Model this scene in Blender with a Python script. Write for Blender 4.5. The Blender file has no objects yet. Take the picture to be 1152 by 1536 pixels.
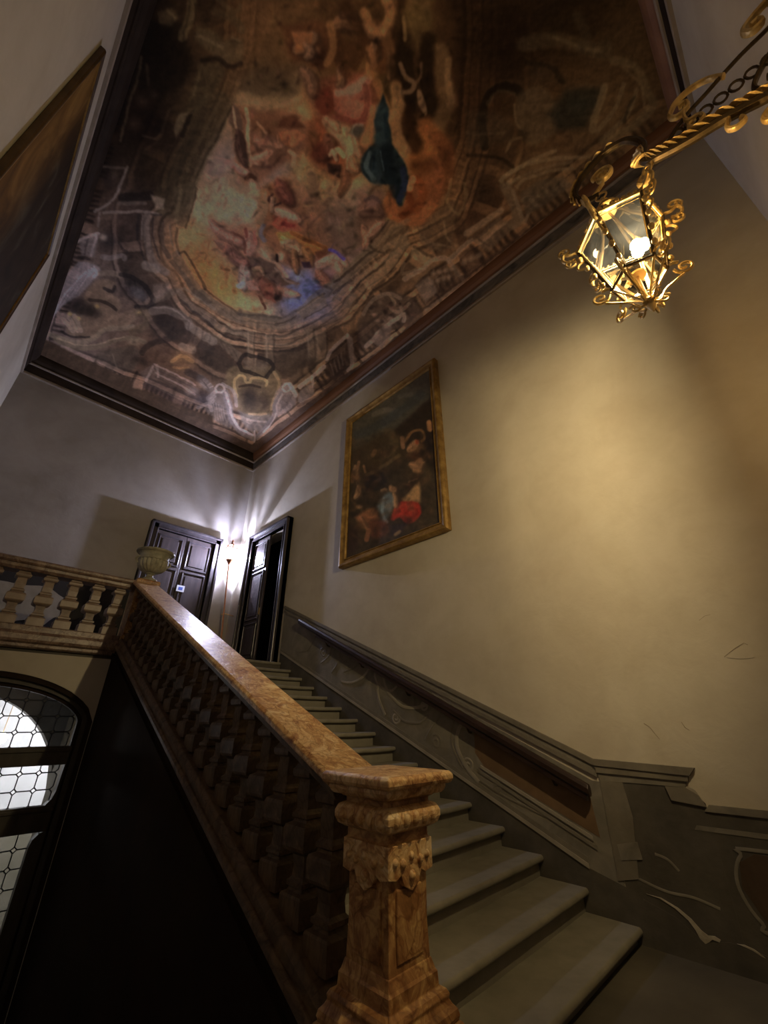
import bpy, bmesh, math, random
import numpy as np
from mathutils import Matrix, Vector

scene = bpy.context.scene
C = scene.collection
PI = math.pi
random.seed(7)

# ---------------------------------------------------------------- camera, world, exposure
cam_d = bpy.data.cameras.new('camera')
cam_d.sensor_fit = 'VERTICAL'; cam_d.sensor_height = 36.0; cam_d.sensor_width = 27.0
cam_d.lens = 610.0 / 1536.0 * 36.0
cam_d.clip_start = 0.02; cam_d.clip_end = 100
cam = bpy.data.objects.new('camera', cam_d); C.objects.link(cam)
yaw, pitch = math.radians(45.4), math.radians(27.3)
cf = Vector((math.sin(yaw) * math.cos(pitch), math.cos(yaw) * math.cos(pitch), math.sin(pitch)))
cr = Vector((math.cos(yaw), -math.sin(yaw), 0)); cu = cr.cross(cf)
cam.matrix_world = Matrix(((cr.x, cu.x, -cf.x, 0), (cr.y, cu.y, -cf.y, 0), (cr.z, cu.z, -cf.z, 1.5), (0, 0, 0, 1)))
scene.camera = cam

world = bpy.data.worlds.new('night'); scene.world = world
world.use_nodes = True
world.node_tree.nodes['Background'].inputs[0].default_value = (0.02, 0.025, 0.04, 1)
world.node_tree.nodes['Background'].inputs[1].default_value = 0.0

vs = scene.view_settings
vs.view_transform = 'Standard'; vs.look = 'None'; vs.gamma = 1.0; vs.use_curve_mapping = False
vs.exposure = 1.0
cy = scene.cycles
cy.use_denoising = True
cy.max_bounces = 10; cy.diffuse_bounces = 3; cy.glossy_bounces = 4; cy.transmission_bounces = 6
cy.transparent_max_bounces = 24
cy.sample_clamp_indirect = 6.0
cy.caustics_reflective = False; cy.caustics_refractive = False

LANTERN_POWER = 5700.0      # radiance of the big lantern's globe
LANTERN_COLOR = (1.0, 0.79, 0.46)
CORNER_POWER = 7000.0       # radiance of the corner lantern's globe
CORNER_COLOR = (0.62, 0.66, 1.0)
HALL_POWER = 92.0
# ---------------------------------------------------------------- helpers
def wloc(o):
    v = Vector((0, 0, 0))
    while o is not None:
        v += o.location; o = o.parent
    return v

class MB:
    """collects shapes in world coordinates; build() links them as ONE mesh object"""
    def __init__(s): s.v = []; s.f = []
    def add(s, vs, fs):
        n = len(s.v); s.v += [tuple(p) for p in vs]; s.f += [tuple(i + n for i in f) for f in fs]; return s
    def box(s, x0, x1, y0, y1, z0, z1):
        vs = [(x, y, z) for z in (z0, z1) for y in (y0, y1) for x in (x0, x1)]
        return s.add(vs, [(0, 2, 3, 1), (4, 5, 7, 6), (0, 1, 5, 4), (2, 6, 7, 3), (0, 4, 6, 2), (1, 3, 7, 5)])
    def prism(s, pts, f0, f1):
        """pts 2-D outline; f0, f1 map (a, b) to the two end faces"""
        n = len(pts)
        vs = [f0(*p) for p in pts] + [f1(*p) for p in pts]
        fs = [tuple(range(n - 1, -1, -1)), tuple(range(n, 2 * n))]
        fs += [(i, (i + 1) % n, n + (i + 1) % n, n + i) for i in range(n)]
        return s.add(vs, fs)
    def loft(s, rings, cap=True, closed=True):
        n = len(rings[0]); vs = [p for r in rings for p in r]; fs = []
        for k in range(len(rings) - 1):
            for i in range(n if closed else n - 1):
                j = (i + 1) % n
                fs.append((k * n + i, k * n + j, (k + 1) * n + j, (k + 1) * n + i))
        if cap and closed:
            fs.append(tuple(range(n - 1, -1, -1))); fs.append(tuple(range((len(rings) - 1) * n, len(rings) * n)))
        return s.add(vs, fs)
    def lathe(s, prof, c=(0, 0, 0), n=24, rot=0.0, lobes=0, amp=0.0):
        rings = []
        for r, z in prof:
            ring = []
            for i in range(n):
                a = rot + 2 * PI * i / n
                rr = r * (1 + amp * abs(math.cos(a * lobes / 2.0))) if lobes else r
                ring.append((c[0] + rr * math.cos(a), c[1] + rr * math.sin(a), c[2] + z))
            rings.append(ring)
        return s.loft(rings)
    def square(s, prof, c=(0, 0, 0)):
        """stack of square rings, (half width, z)"""
        return s.loft([[(c[0] + h * a, c[1] + h * b, c[2] + z) for a, b in ((-1, -1), (1, -1), (1, 1), (-1, 1))] for h, z in prof])
    def tube(s, path, r, n=8, flat=None, closed=False):
        """tube along a 3-D path; r number or list; flat=(axis, factor) squashes it"""
        P = [Vector(p) for p in path]; m = len(P)
        R = r if isinstance(r, (list, tuple)) else [r] * m
        rings = []; up = None
        for i in range(m):
            t = (P[min(i + 1, m - 1)] - P[max(i - 1, 0)])
            if t.length < 1e-9: t = Vector((0, 0, 1))
            t.normalize()
            if up is None:
                up = Vector((0, 0, 1)) if abs(t.z) < .9 else Vector((1, 0, 0))
            a = t.cross(up)
            if a.length < 1e-6: a = t.cross(Vector((1, 0, .3)))
            a.normalize(); b = a.cross(t).normalized(); up = b
            ring = []
            for k in range(n):
                an = 2 * PI * k / n
                o = (a * math.cos(an) + b * math.sin(an)) * R[i]
                if flat: o[flat[0]] *= flat[1]
                ring.append(tuple(P[i] + o))
            rings.append(ring)
        return s.loft(rings)
    def ball(s, c, r, n=12, m=8, sz=1.0):
        return s.lathe([(max(1e-4, r * math.sin(PI * i / m)), -r * sz * math.cos(PI * i / m)) for i in range(m + 1)], c, n)
    def mesh(s, name, off=(0, 0, 0)):
        me = bpy.data.meshes.new(name)
        me.from_pydata([(x - off[0], y - off[1], z - off[2]) for x, y, z in s.v], [], s.f)
        bm = bmesh.new(); bm.from_mesh(me); bmesh.ops.recalc_face_normals(bm, faces=bm.faces); bm.to_mesh(me); bm.free()
        return me
    def build(s, name, mat, parent=None, smooth=False, bevel=0.0, loc=None, segs=2):
        base = Vector(loc) if loc is not None else (wloc(parent) if parent else Vector((0, 0, 0)))
        me = s.mesh(name, base)
        o = link(name, me, mat, parent)
        if loc is not None: o.location = Vector(loc) - (wloc(parent) if parent else Vector((0, 0, 0)))
        if smooth: shade(me)
        if bevel:
            b = o.modifiers.new('bevel', 'BEVEL'); b.width = bevel; b.segments = segs; b.limit_method = 'ANGLE'; b.angle_limit = math.radians(40)
        return o

def shade(me, ang=40):
    me.polygons.foreach_set('use_smooth', [True] * len(me.polygons))
    try: me.set_sharp_from_angle(angle=math.radians(ang))
    except Exception: pass

def link(name, me, mat, parent=None):
    o = bpy.data.objects.new(name, me); C.objects.link(o)
    if mat is not None and not me.materials: me.materials.append(mat)
    if parent is not None: o.parent = parent
    return o

def empty(name, loc=(0, 0, 0), parent=None):
    o = bpy.data.objects.new(name, None); C.objects.link(o); o.location = loc; o.empty_display_size = .1
    if parent is not None: o.parent = parent
    return o

def tag(o, label=None, cat=None, group=None, kind=None):
    if label: o['label'] = label
    if cat: o['category'] = cat
    if group: o['group'] = group
    if kind: o['kind'] = kind
    return o

def struct(o, label=None): return tag(o, label, None, None, 'structure')

def copy_part(o, parent, loc):
    c = o.copy(); C.objects.link(c); c.parent = parent; c.location = loc
    return c

def smooth_path(pts, k=6):
    """Catmull-Rom through points of any dimension"""
    P = [np.array(p, float) for p in pts]; out = []
    for i in range(len(P) - 1):
        a, b, c, d = P[max(i - 1, 0)], P[i], P[i + 1], P[min(i + 2, len(P) - 1)]
        for j in range(k):
            t = j / k
            out.append(.5 * ((2 * b) + (c - a) * t + (2 * a - 5 * b + 4 * c - d) * t * t + (3 * b - a - 3 * c + d) * t ** 3))
    out.append(P[-1]); return [tuple(p) for p in out]

def spiral(c, r0, r1, a0, turns, n=26):
    """2-D spiral points from radius r0 to r1"""
    return [(c[0] + (r0 + (r1 - r0) * i / n) * math.cos(a0 + turns * 2 * PI * i / n), c[1] + (r0 + (r1 - r0) * i / n) * math.sin(a0 + turns * 2 * PI * i / n)) for i in range(n + 1)]

# ---------------------------------------------------------------- materials
def new_mat(name):
    m = bpy.data.materials.new(name); m.use_nodes = True
    nt = m.node_tree; nt.nodes.clear()
    out = nt.nodes.new('ShaderNodeOutputMaterial')
    return m, nt, out

def ramp(nt, stops):
    r = nt.nodes.new('ShaderNodeValToRGB'); e = r.color_ramp.elements
    while len(e) < len(stops): e.new(.5)
    for el, (p, c) in zip(e, stops): el.position = p; el.color = (*c, 1)
    return r

def noise(nt, vec, scale, detail=4, rough=.55, dist=0.0):
    n = nt.nodes.new('ShaderNodeTexNoise'); n.inputs['Scale'].default_value = scale
    n.inputs['Detail'].default_value = detail; n.inputs['Roughness'].default_value = rough; n.inputs['Distortion'].default_value = dist
    if vec is not None: nt.links.new(vec, n.inputs['Vector'])
    return n

def coords(nt, scale=(1, 1, 1), rot=(0, 0, 0), which='Object'):
    t = nt.nodes.new('ShaderNodeTexCoord'); m = nt.nodes.new('ShaderNodeMapping')
    m.inputs['Scale'].default_value = scale; m.inputs['Rotation'].default_value = rot
    nt.links.new(t.outputs[which], m.inputs['Vector']); return m.outputs['Vector']

def surf(name, stops, scale=3.0, rough=.7, metal=0.0, bump=.15, bscale=None, dist=0.0, stretch=(1, 1, 1), detail=6, spec=.4, rough_var=0.0, bdist=.01):
    m, nt, out = new_mat(name)
    b = nt.nodes.new('ShaderNodeBsdfPrincipled'); nt.links.new(b.outputs[0], out.inputs[0])
    vec = coords(nt, stretch)
    n = noise(nt, vec, scale, detail, .6, dist); r = ramp(nt, stops)
    nt.links.new(n.outputs['Fac'], r.inputs['Fac']); nt.links.new(r.outputs['Color'], b.inputs['Base Color'])
    b.inputs['Roughness'].default_value = rough; b.inputs['Metallic'].default_value = metal
    b.inputs['Specular IOR Level'].default_value = spec
    if rough_var:
        mp = nt.nodes.new('ShaderNodeMapRange'); mp.inputs['To Min'].default_value = rough - rough_var; mp.inputs['To Max'].default_value = rough + rough_var
        n3 = noise(nt, vec, scale * 2.3, 4); nt.links.new(n3.outputs['Fac'], mp.inputs['Value']); nt.links.new(mp.outputs[0], b.inputs['Roughness'])
    if bump:
        n2 = noise(nt, vec, bscale or scale * 6, 5, .6, dist); bp = nt.nodes.new('ShaderNodeBump')
        bp.inputs['Strength'].default_value = bump; bp.inputs['Distance'].default_value = bdist
        nt.links.new(n2.outputs['Fac'], bp.inputs['Height']); nt.links.new(bp.outputs[0], b.inputs['Normal'])
    return m

def plaster_mat(name, base, dark, warm):
    """limewashed plaster: broad cloudy tone, fine grain and brushed unevenness"""
    m, nt, out = new_mat(name)
    b = nt.nodes.new('ShaderNodeBsdfPrincipled'); nt.links.new(b.outputs[0], out.inputs[0])
    vec = coords(nt)
    n1 = noise(nt, vec, .9, 6, .55, .6); n2 = noise(nt, vec, 3.2, 6, .65, .3)
    r1 = ramp(nt, [(.32, dark), (.52, base), (.75, warm)])
    nt.links.new(n1.outputs['Fac'], r1.inputs['Fac'])
    r2 = ramp(nt, [(.3, (.86, .84, .80)), (.6, (1, 1, 1))]); nt.links.new(n2.outputs['Fac'], r2.inputs['Fac'])
    mx = nt.nodes.new('ShaderNodeMix'); mx.data_type = 'RGBA'; mx.blend_type = 'MULTIPLY'; mx.inputs[0].default_value = .55
    nt.links.new(r1.outputs['Color'], mx.inputs[6]); nt.links.new(r2.outputs['Color'], mx.inputs[7])
    nt.links.new(mx.outputs[2], b.inputs['Base Color'])
    b.inputs['Roughness'].default_value = .75; b.inputs['Specular IOR Level'].default_value = .25
    n3 = noise(nt, vec, 5, 8, .6, .4); bp = nt.nodes.new('ShaderNodeBump'); bp.inputs['Strength'].default_value = .25; bp.inputs['Distance'].default_value = .02
    nt.links.new(n3.outputs['Fac'], bp.inputs['Height']); nt.links.new(bp.outputs[0], b.inputs['Normal'])
    return m

def marble_mat(name, stops, rough=.40, scale=4.0, bump=.7):
    """brecciated red-yellow marble: broken clasts with veins between them"""
    m, nt, out = new_mat(name)
    b = nt.nodes.new('ShaderNodeBsdfPrincipled'); nt.links.new(b.outputs[0], out.inputs[0])
    vec = coords(nt)
    n0 = noise(nt, vec, scale * .8, 4, .6, .8)
    add = nt.nodes.new('ShaderNodeMix'); add.data_type = 'VECTOR'; add.inputs[0].default_value = .22
    nt.links.new(vec, add.inputs[4]); nt.links.new(n0.outputs['Color'], add.inputs[5])
    v = nt.nodes.new('ShaderNodeTexVoronoi'); v.feature = 'DISTANCE_TO_EDGE'; v.inputs['Scale'].default_value = scale * 3.2
    nt.links.new(add.outputs[1], v.inputs['Vector'])
    n1 = noise(nt, add.outputs[1], scale * 1.6, 8, .68, 2.2)
    r = ramp(nt, stops); nt.links.new(n1.outputs['Fac'], r.inputs['Fac'])
    rv = ramp(nt, [(.0, (.36, .2, .1)), (.07, (1, 1, 1))]); nt.links.new(v.outputs['Distance'], rv.inputs['Fac'])
    mx = nt.nodes.new('ShaderNodeMix'); mx.data_type = 'RGBA'; mx.blend_type = 'MULTIPLY'; mx.inputs[0].default_value = .55
    nt.links.new(r.outputs['Color'], mx.inputs[6]); nt.links.new(rv.outputs['Color'], mx.inputs[7])
    nt.links.new(mx.outputs[2], b.inputs['Base Color'])
    b.inputs['Roughness'].default_value = rough; b.inputs['Specular IOR Level'].default_value = .5
    bp = nt.nodes.new('ShaderNodeBump'); bp.inputs['Strength'].default_value = bump; bp.inputs['Distance'].default_value = .01
    nt.links.new(n1.outputs['Fac'], bp.inputs['Height']); nt.links.new(bp.outputs[0], b.inputs['Normal'])
    return m

def glass_mat(name, tint, film, film_amt, gloss=.12):
    """thin old glass: clear, a surface reflection and a film of dust"""
    m, nt, out = new_mat(name)
    tr = nt.nodes.new('ShaderNodeBsdfTransparent'); tr.inputs[0].default_value = (*tint, 1)
    gl = nt.nodes.new('ShaderNodeBsdfGlossy'); gl.inputs['Roughness'].default_value = .02
    tl = nt.nodes.new('ShaderNodeBsdfTranslucent'); tl.inputs[0].default_value = (*film, 1)
    n = noise(nt, coords(nt), 9, 6, .65); mp = nt.nodes.new('ShaderNodeMapRange')
    mp.inputs['From Min'].default_value = .3; mp.inputs['From Max'].default_value = .75
    mp.inputs['To Min'].default_value = film_amt * .4; mp.inputs['To Max'].default_value = film_amt * 1.5
    nt.links.new(n.outputs['Fac'], mp.inputs['Value'])
    m1 = nt.nodes.new('ShaderNodeMixShader'); nt.links.new(mp.outputs[0], m1.inputs[0])
    nt.links.new(tr.outputs[0], m1.inputs[1]); nt.links.new(tl.outputs[0], m1.inputs[2])
    lw = nt.nodes.new('ShaderNodeFresnel'); lw.inputs[0].default_value = 1.35
    mm = nt.nodes.new('ShaderNodeMath'); mm.operation = 'MULTIPLY_ADD'; mm.inputs[1].default_value = .8; mm.inputs[2].default_value = gloss * .2
    nt.links.new(lw.outputs[0], mm.inputs[0])
    m2 = nt.nodes.new('ShaderNodeMixShader'); nt.links.new(mm.outputs[0], m2.inputs[0])
    nt.links.new(m1.outputs[0], m2.inputs[1]); nt.links.new(gl.outputs[0], m2.inputs[2])
    nt.links.new(m2.outputs[0], out.inputs[0]); return m

def emit_mat(name, col, power):
    m, nt, out = new_mat(name)
    e = nt.nodes.new('ShaderNodeEmission'); e.inputs[0].default_value = (*col, 1); e.inputs[1].default_value = power
    nt.links.new(e.outputs[0], out.inputs[0]); return m

def paint_mat(name, attr, rough=.8, bump=.1, spec=.2):
    """pigment stored per vertex on a finely divided painted surface"""
    m, nt, out = new_mat(name)
    b = nt.nodes.new('ShaderNodeBsdfPrincipled'); nt.links.new(b.outputs[0], out.inputs[0])
    a = nt.nodes.new('ShaderNodeAttribute'); a.attribute_name = attr
    n = noise(nt, coords(nt), 22, 6, .6, .5); r = ramp(nt, [(.25, (.78, .78, .78)), (.75, (1.12, 1.12, 1.12))]); nt.links.new(n.outputs['Fac'], r.inputs['Fac'])
    mx = nt.nodes.new('ShaderNodeMix'); mx.data_type = 'RGBA'; mx.blend_type = 'MULTIPLY'; mx.inputs[0].default_value = 1
    nt.links.new(a.outputs['Color'], mx.inputs[6]); nt.links.new(r.outputs['Color'], mx.inputs[7])
    nt.links.new(mx.outputs[2], b.inputs['Base Color'])
    b.inputs['Roughness'].default_value = rough; b.inputs['Specular IOR Level'].default_value = spec
    bp = nt.nodes.new('ShaderNodeBump'); bp.inputs['Strength'].default_value = bump; bp.inputs['Distance'].default_value = .01
    nt.links.new(n.outputs['Fac'], bp.inputs['Height']); nt.links.new(bp.outputs[0], b.inputs['Normal'])
    return m

M = {}
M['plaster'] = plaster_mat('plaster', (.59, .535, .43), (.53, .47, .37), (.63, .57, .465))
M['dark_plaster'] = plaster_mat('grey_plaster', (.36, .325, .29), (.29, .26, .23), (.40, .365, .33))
M['crack'] = surf('plaster_crack_line', [(.3, (.30, .245, .17)), (.7, (.42, .36, .26))], 9, .9, bump=0)
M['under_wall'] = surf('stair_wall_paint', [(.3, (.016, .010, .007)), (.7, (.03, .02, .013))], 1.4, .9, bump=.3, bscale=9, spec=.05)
M['stone'] = surf('grey_stone', [(.25, (.15, .137, .102)), (.5, (.205, .186, .142)), (.78, (.25, .228, .178))], 3.5, .62, bump=.35, bscale=14, rough_var=.1)
M['landing_stone'] = surf('landing_stone', [(.3, (.06, .052, .038)), (.7, (.10, .086, .063))], 2.2, .6, bump=.3, bscale=10, rough_var=.12)
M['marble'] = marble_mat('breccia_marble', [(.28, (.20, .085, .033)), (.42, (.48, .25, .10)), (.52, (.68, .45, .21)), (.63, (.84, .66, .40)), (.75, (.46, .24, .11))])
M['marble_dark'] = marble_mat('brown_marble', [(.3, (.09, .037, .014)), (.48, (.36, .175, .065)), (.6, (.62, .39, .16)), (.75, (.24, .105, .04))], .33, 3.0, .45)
M['marble_shade'] = marble_mat('shaded_marble', [(.3, (.04, .024, .014)), (.48, (.10, .062, .036)), (.6, (.16, .10, .055)), (.75, (.07, .04, .022))], .6, 3.0, .45)  # darker copy of the marble; shade of the balustrade's outer side painted in
M['marble_rose'] = marble_mat('grey_rose_marble', [(.3, (.09, .055, .04)), (.48, (.22, .145, .105)), (.6, (.36, .26, .19)), (.75, (.16, .1, .075))], .3, 3.0, .5)
M['baluster'] = surf('baluster_stone', [(.25, (.17, .12, .085)), (.5, (.30, .22, .16)), (.78, (.42, .33, .25))], 6, .38, bump=.25, bscale=25, spec=.5)
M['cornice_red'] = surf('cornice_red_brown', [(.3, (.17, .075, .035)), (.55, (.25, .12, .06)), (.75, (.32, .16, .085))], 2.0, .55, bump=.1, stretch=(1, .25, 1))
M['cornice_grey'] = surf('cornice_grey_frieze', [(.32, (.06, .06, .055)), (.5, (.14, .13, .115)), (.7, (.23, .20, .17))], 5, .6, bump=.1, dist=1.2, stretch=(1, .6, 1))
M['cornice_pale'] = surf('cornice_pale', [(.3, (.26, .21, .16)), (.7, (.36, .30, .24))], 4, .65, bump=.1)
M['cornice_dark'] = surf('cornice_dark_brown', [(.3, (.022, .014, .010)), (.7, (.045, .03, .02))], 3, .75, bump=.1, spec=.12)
M['door_wood'] = surf('door_wood', [(.3, (.035, .027, .028)), (.55, (.06, .046, .046)), (.75, (.09, .07, .068))], 3, .36, bump=.2, bscale=8, stretch=(4, 4, .5), spec=.5)
M['door_frame'] = surf('door_frame_wood', [(.3, (.035, .03, .034)), (.7, (.07, .058, .062))], 3, .3, bump=.15, bscale=8, stretch=(4, 4, .5), spec=.5)
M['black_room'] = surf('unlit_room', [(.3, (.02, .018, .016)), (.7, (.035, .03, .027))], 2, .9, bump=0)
M['gold'] = surf('gilt_iron', [(.3, (.45, .29, .10)), (.5, (.72, .51, .20)), (.75, (.86, .67, .34))], 16, .42, metal=.55, bump=.25, bscale=40)
M['iron'] = surf('dark_bronzed_iron', [(.3, (.05, .035, .02)), (.7, (.13, .09, .045))], 14, .45, metal=.7, bump=.2, bscale=40)
M['soot'] = surf('sooted_lining', [(.3, (.002, .002, .002)), (.7, (.004, .0035, .003))], 9, .95, bump=0, spec=.02)
M['copper'] = surf('copper_pole', [(.3, (.35, .13, .07)), (.7, (.55, .25, .14))], 12, .4, metal=.6, bump=.1)
M['frame_gold'] = surf('picture_frame_gilt', [(.3, (.20, .11, .03)), (.55, (.38, .23, .07)), (.75, (.55, .36, .12))], 7, .42, metal=.35, bump=.3, bscale=30)
M['frame_dark'] = surf('picture_frame_dark', [(.3, (.05, .03, .015)), (.7, (.11, .065, .03))], 6, .45, bump=.25, bscale=25)
M['dark_wood'] = surf('handrail_wood', [(.3, (.018, .009, .006)), (.7, (.04, .02, .013))], 5, .35, bump=.15, stretch=(3, .4, 3), spec=.5)
M['dado_grey'] = surf('dado_grey_paint', [(.28, (.14, .125, .10)), (.5, (.20, .18, .145)), (.72, (.26, .235, .19))], 3.2, .75, bump=.2, dist=1.0)
M['dado_light'] = surf('dado_light_paint', [(.3, (.26, .235, .185)), (.7, (.36, .32, .26))], 5, .75, bump=.2)
M['dado_mid'] = surf('dado_mid_paint', [(.3, (.15, .13, .10)), (.7, (.22, .195, .15))], 5, .75, bump=.2)
M['dado_brown'] = surf('dado_brown_panel', [(.3, (.14, .085, .045)), (.7, (.21, .13, .072))], 4, .7, bump=.15, dist=.8)
M['dado_dark'] = surf('dado_skirting_paint', [(.3, (.06, .053, .042)), (.7, (.11, .097, .078))], 4, .7, bump=.25)
M['dado_umber'] = surf('dado_umber_panel', [(.3, (.055, .034, .02)), (.7, (.09, .056, .034))], 4, .7, bump=.15, dist=.8)
M['bare_plaster'] = surf('bare_white_plaster', [(.3, (.32, .28, .21)), (.7, (.50, .45, .36))], 9, .85, bump=.4)
M['urn_stone'] = surf('urn_weathered_stone', [(.25, (.16, .15, .10)), (.5, (.33, .31, .22)), (.75, (.45, .42, .31))], 9, .5, bump=.4, bscale=30)
M['window_wood'] = surf('window_dark_wood', [(.3, (.05, .042, .032)), (.7, (.09, .076, .058))], 4, .5, bump=.15, stretch=(2, 2, .6))
M['lead'] = surf('lead_came', [(.3, (.06, .06, .065)), (.7, (.12, .12, .125))], 20, .5, metal=.5, bump=.1)
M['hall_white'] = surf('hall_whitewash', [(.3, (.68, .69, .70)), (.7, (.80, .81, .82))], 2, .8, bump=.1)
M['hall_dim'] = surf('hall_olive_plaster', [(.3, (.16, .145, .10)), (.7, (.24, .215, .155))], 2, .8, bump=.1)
M['paper'] = surf('notice_card', [(.3, (.6, .6, .62)), (.7, (.8, .8, .82))], 6, .6, bump=0)
M['blue_ink'] = surf('notice_blue', [(.3, (.05, .09, .35)), (.7, (.12, .18, .5))], 6, .6, bump=0)
M['brass'] = surf('brass_plate', [(.3, (.55, .36, .14)), (.7, (.75, .52, .24))], 9, .35, metal=.8, bump=.05)
M['glass'] = glass_mat('lantern_glass', (.96, .95, .90), (.7, .74, .78), .00012)
M['glass_grey'] = glass_mat('lantern_grey_glass', (.64, .62, .57), (.7, .74, .78), .00015)  # tint lowers the peak of the light pool on the right wall
M['glass_olive'] = glass_mat('lantern_olive_glass', (.20, .195, .17), (.75, .78, .8), .0014)  # tint cuts light to the left wall; film raised for a milky glow
M['glass_dim_front'] = glass_mat('lantern_dim_front_glass', (.07, .055, .033), (.80, .72, .5), .0008)  # tint cuts the light thrown on the front wall
M['glass_dim_right'] = glass_mat('lantern_dim_right_glass', (.11, .09, .058), (.85, .8, .6), .0006)  # tint cuts the light on the near end of the right wall
M['glass_lower'] = glass_mat('lantern_lower_glass', (.74, .71, .62), (.85, .85, .75), .0003)
M['glass_roof'] = glass_mat('lantern_roof_glass', (.12, .10, .07), (.5, .45, .35), .0001)
M['pane'] = glass_mat('leaded_pane', (.86, .87, .88), (.8, .8, .8), .03)
def old_canvas(name):
    m, nt, out = new_mat(name)
    b = nt.nodes.new('ShaderNodeBsdfPrincipled'); nt.links.new(b.outputs[0], out.inputs[0])
    vec = coords(nt, (1, 1, .45), (0.5, 0, 0)); n = noise(nt, vec, 2.0, 6, .6, 1.4)
    r1 = ramp(nt, [(.3, (.05, .024, .007)), (.5, (.17, .085, .02)), (.7, (.30, .17, .05))]); nt.links.new(n.outputs['Fac'], r1.inputs['Fac'])
    r2 = ramp(nt, [(.3, (.010, .007, .005)), (.55, (.032, .021, .011)), (.72, (.10, .09, .065))]); nt.links.new(n.outputs['Fac'], r2.inputs['Fac'])
    t = nt.nodes.new('ShaderNodeTexCoord'); sp = nt.nodes.new('ShaderNodeSeparateXYZ'); nt.links.new(t.outputs['Generated'], sp.inputs[0])
    mp = nt.nodes.new('ShaderNodeMapRange'); mp.inputs['From Min'].default_value = .12; mp.inputs['From Max'].default_value = .36; nt.links.new(sp.outputs['Y'], mp.inputs['Value'])
    mx = nt.nodes.new('ShaderNodeMix'); mx.data_type = 'RGBA'; nt.links.new(mp.outputs[0], mx.inputs[0]); nt.links.new(r1.outputs['Color'], mx.inputs[6]); nt.links.new(r2.outputs['Color'], mx.inputs[7])
    nt.links.new(mx.outputs[2], b.inputs['Base Color']); b.inputs['Roughness'].default_value = .6; b.inputs['Specular IOR Level'].default_value = .15
    return m
M['canvas_dark'] = old_canvas('dark_old_canvas')
# ---------------------------------------------------------------- the place: measures in metres
XL, XR = -0.905, 4.39          # left and right walls
YF, YB = -1.15, 9.62           # front wall (behind the viewer) and back wall
ZC = 8.39                      # painted ceiling
ZL = 2.49                      # upper landing
ZB = -2.6                      # ground hall
RISE, RUN, Y1, Z1 = .159, .365, 1.554, .105
SL = RISE / RUN
def nose(y): return Z1 + SL * (y - Y1)
BX0, BX1 = 1.62, 2.037          # stair side wall under the balustrade
YLAND = 7.03                   # edge of the upper landing

# ---- walls
D2Y0, D2Y1, DTOP = 7.33, 8.69, 5.40        # doorway in the right wall
w = MB()
w.box(XR, XR + .3, YF - .3, D2Y0, ZB, ZC + .1); w.box(XR, XR + .3, D2Y1, YB + .3, ZB, ZC + .1)
w.box(XR, XR + .3, D2Y0, D2Y1, DTOP, ZC + .1); w.box(XR, XR + .3, D2Y0, D2Y1, ZB, ZL)
wall_right = struct(w.build('wall_right', M['plaster']), 'long ochre plaster wall beside the stairs, lit by the lantern')
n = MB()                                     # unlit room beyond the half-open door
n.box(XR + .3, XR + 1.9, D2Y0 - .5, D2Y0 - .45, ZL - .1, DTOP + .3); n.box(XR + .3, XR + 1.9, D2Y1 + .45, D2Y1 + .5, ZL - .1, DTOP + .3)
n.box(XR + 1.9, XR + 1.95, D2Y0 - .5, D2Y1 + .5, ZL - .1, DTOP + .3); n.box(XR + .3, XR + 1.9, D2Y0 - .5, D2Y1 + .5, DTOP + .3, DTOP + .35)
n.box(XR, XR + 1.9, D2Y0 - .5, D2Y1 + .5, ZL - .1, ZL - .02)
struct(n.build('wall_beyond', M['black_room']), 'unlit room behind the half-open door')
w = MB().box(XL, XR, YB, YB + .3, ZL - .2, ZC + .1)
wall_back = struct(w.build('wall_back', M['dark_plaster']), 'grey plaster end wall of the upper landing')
w = MB().box(XL - .3, XL, YF - .3, YB + .3, ZB, ZC + .1)
wall_left = struct(w.build('wall_left', M['plaster']), 'plaster side wall at the far left')
w = MB().box(XL, XR, YF - .3, YF, ZB, ZC + .1)
wall_front = struct(w.build('wall_front', M['plaster']), 'plaster wall that carries the lantern bracket')

# ---- floors
f = MB().box(XL, XR, YF, 1.32, -.3, 0); f.box(BX0 - .07, XR, 1.32, 2.0, -.3, 0)
floor = struct(f.build('floor', M['landing_stone']), 'dark stone floor of the lower landing')
f = MB().box(XL, XR, YLAND + .02, YB, ZL - .2, ZL)
struct(f.build('floor_upper', M['landing_stone']), 'upper landing floor in front of the two doors')
f = MB().box(XL, XR, 1.3, YB + 6.0, ZB - .2, ZB)
struct(f.build('floor_lower', M['landing_stone']), 'dark floor of the stairwell and hall below')

# ---- side wall of the stairs, under the balustrade
def yz(x): return lambda a, b: (x, a, b)
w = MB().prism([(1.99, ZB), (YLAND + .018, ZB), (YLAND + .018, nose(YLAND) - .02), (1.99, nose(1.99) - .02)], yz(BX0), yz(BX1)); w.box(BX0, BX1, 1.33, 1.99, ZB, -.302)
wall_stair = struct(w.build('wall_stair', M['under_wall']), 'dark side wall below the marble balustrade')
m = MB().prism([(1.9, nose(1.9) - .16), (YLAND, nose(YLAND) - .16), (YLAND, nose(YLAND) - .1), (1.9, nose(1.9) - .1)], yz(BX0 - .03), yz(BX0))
m.build('string_moulding', M['under_wall'], wall_stair)

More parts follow.
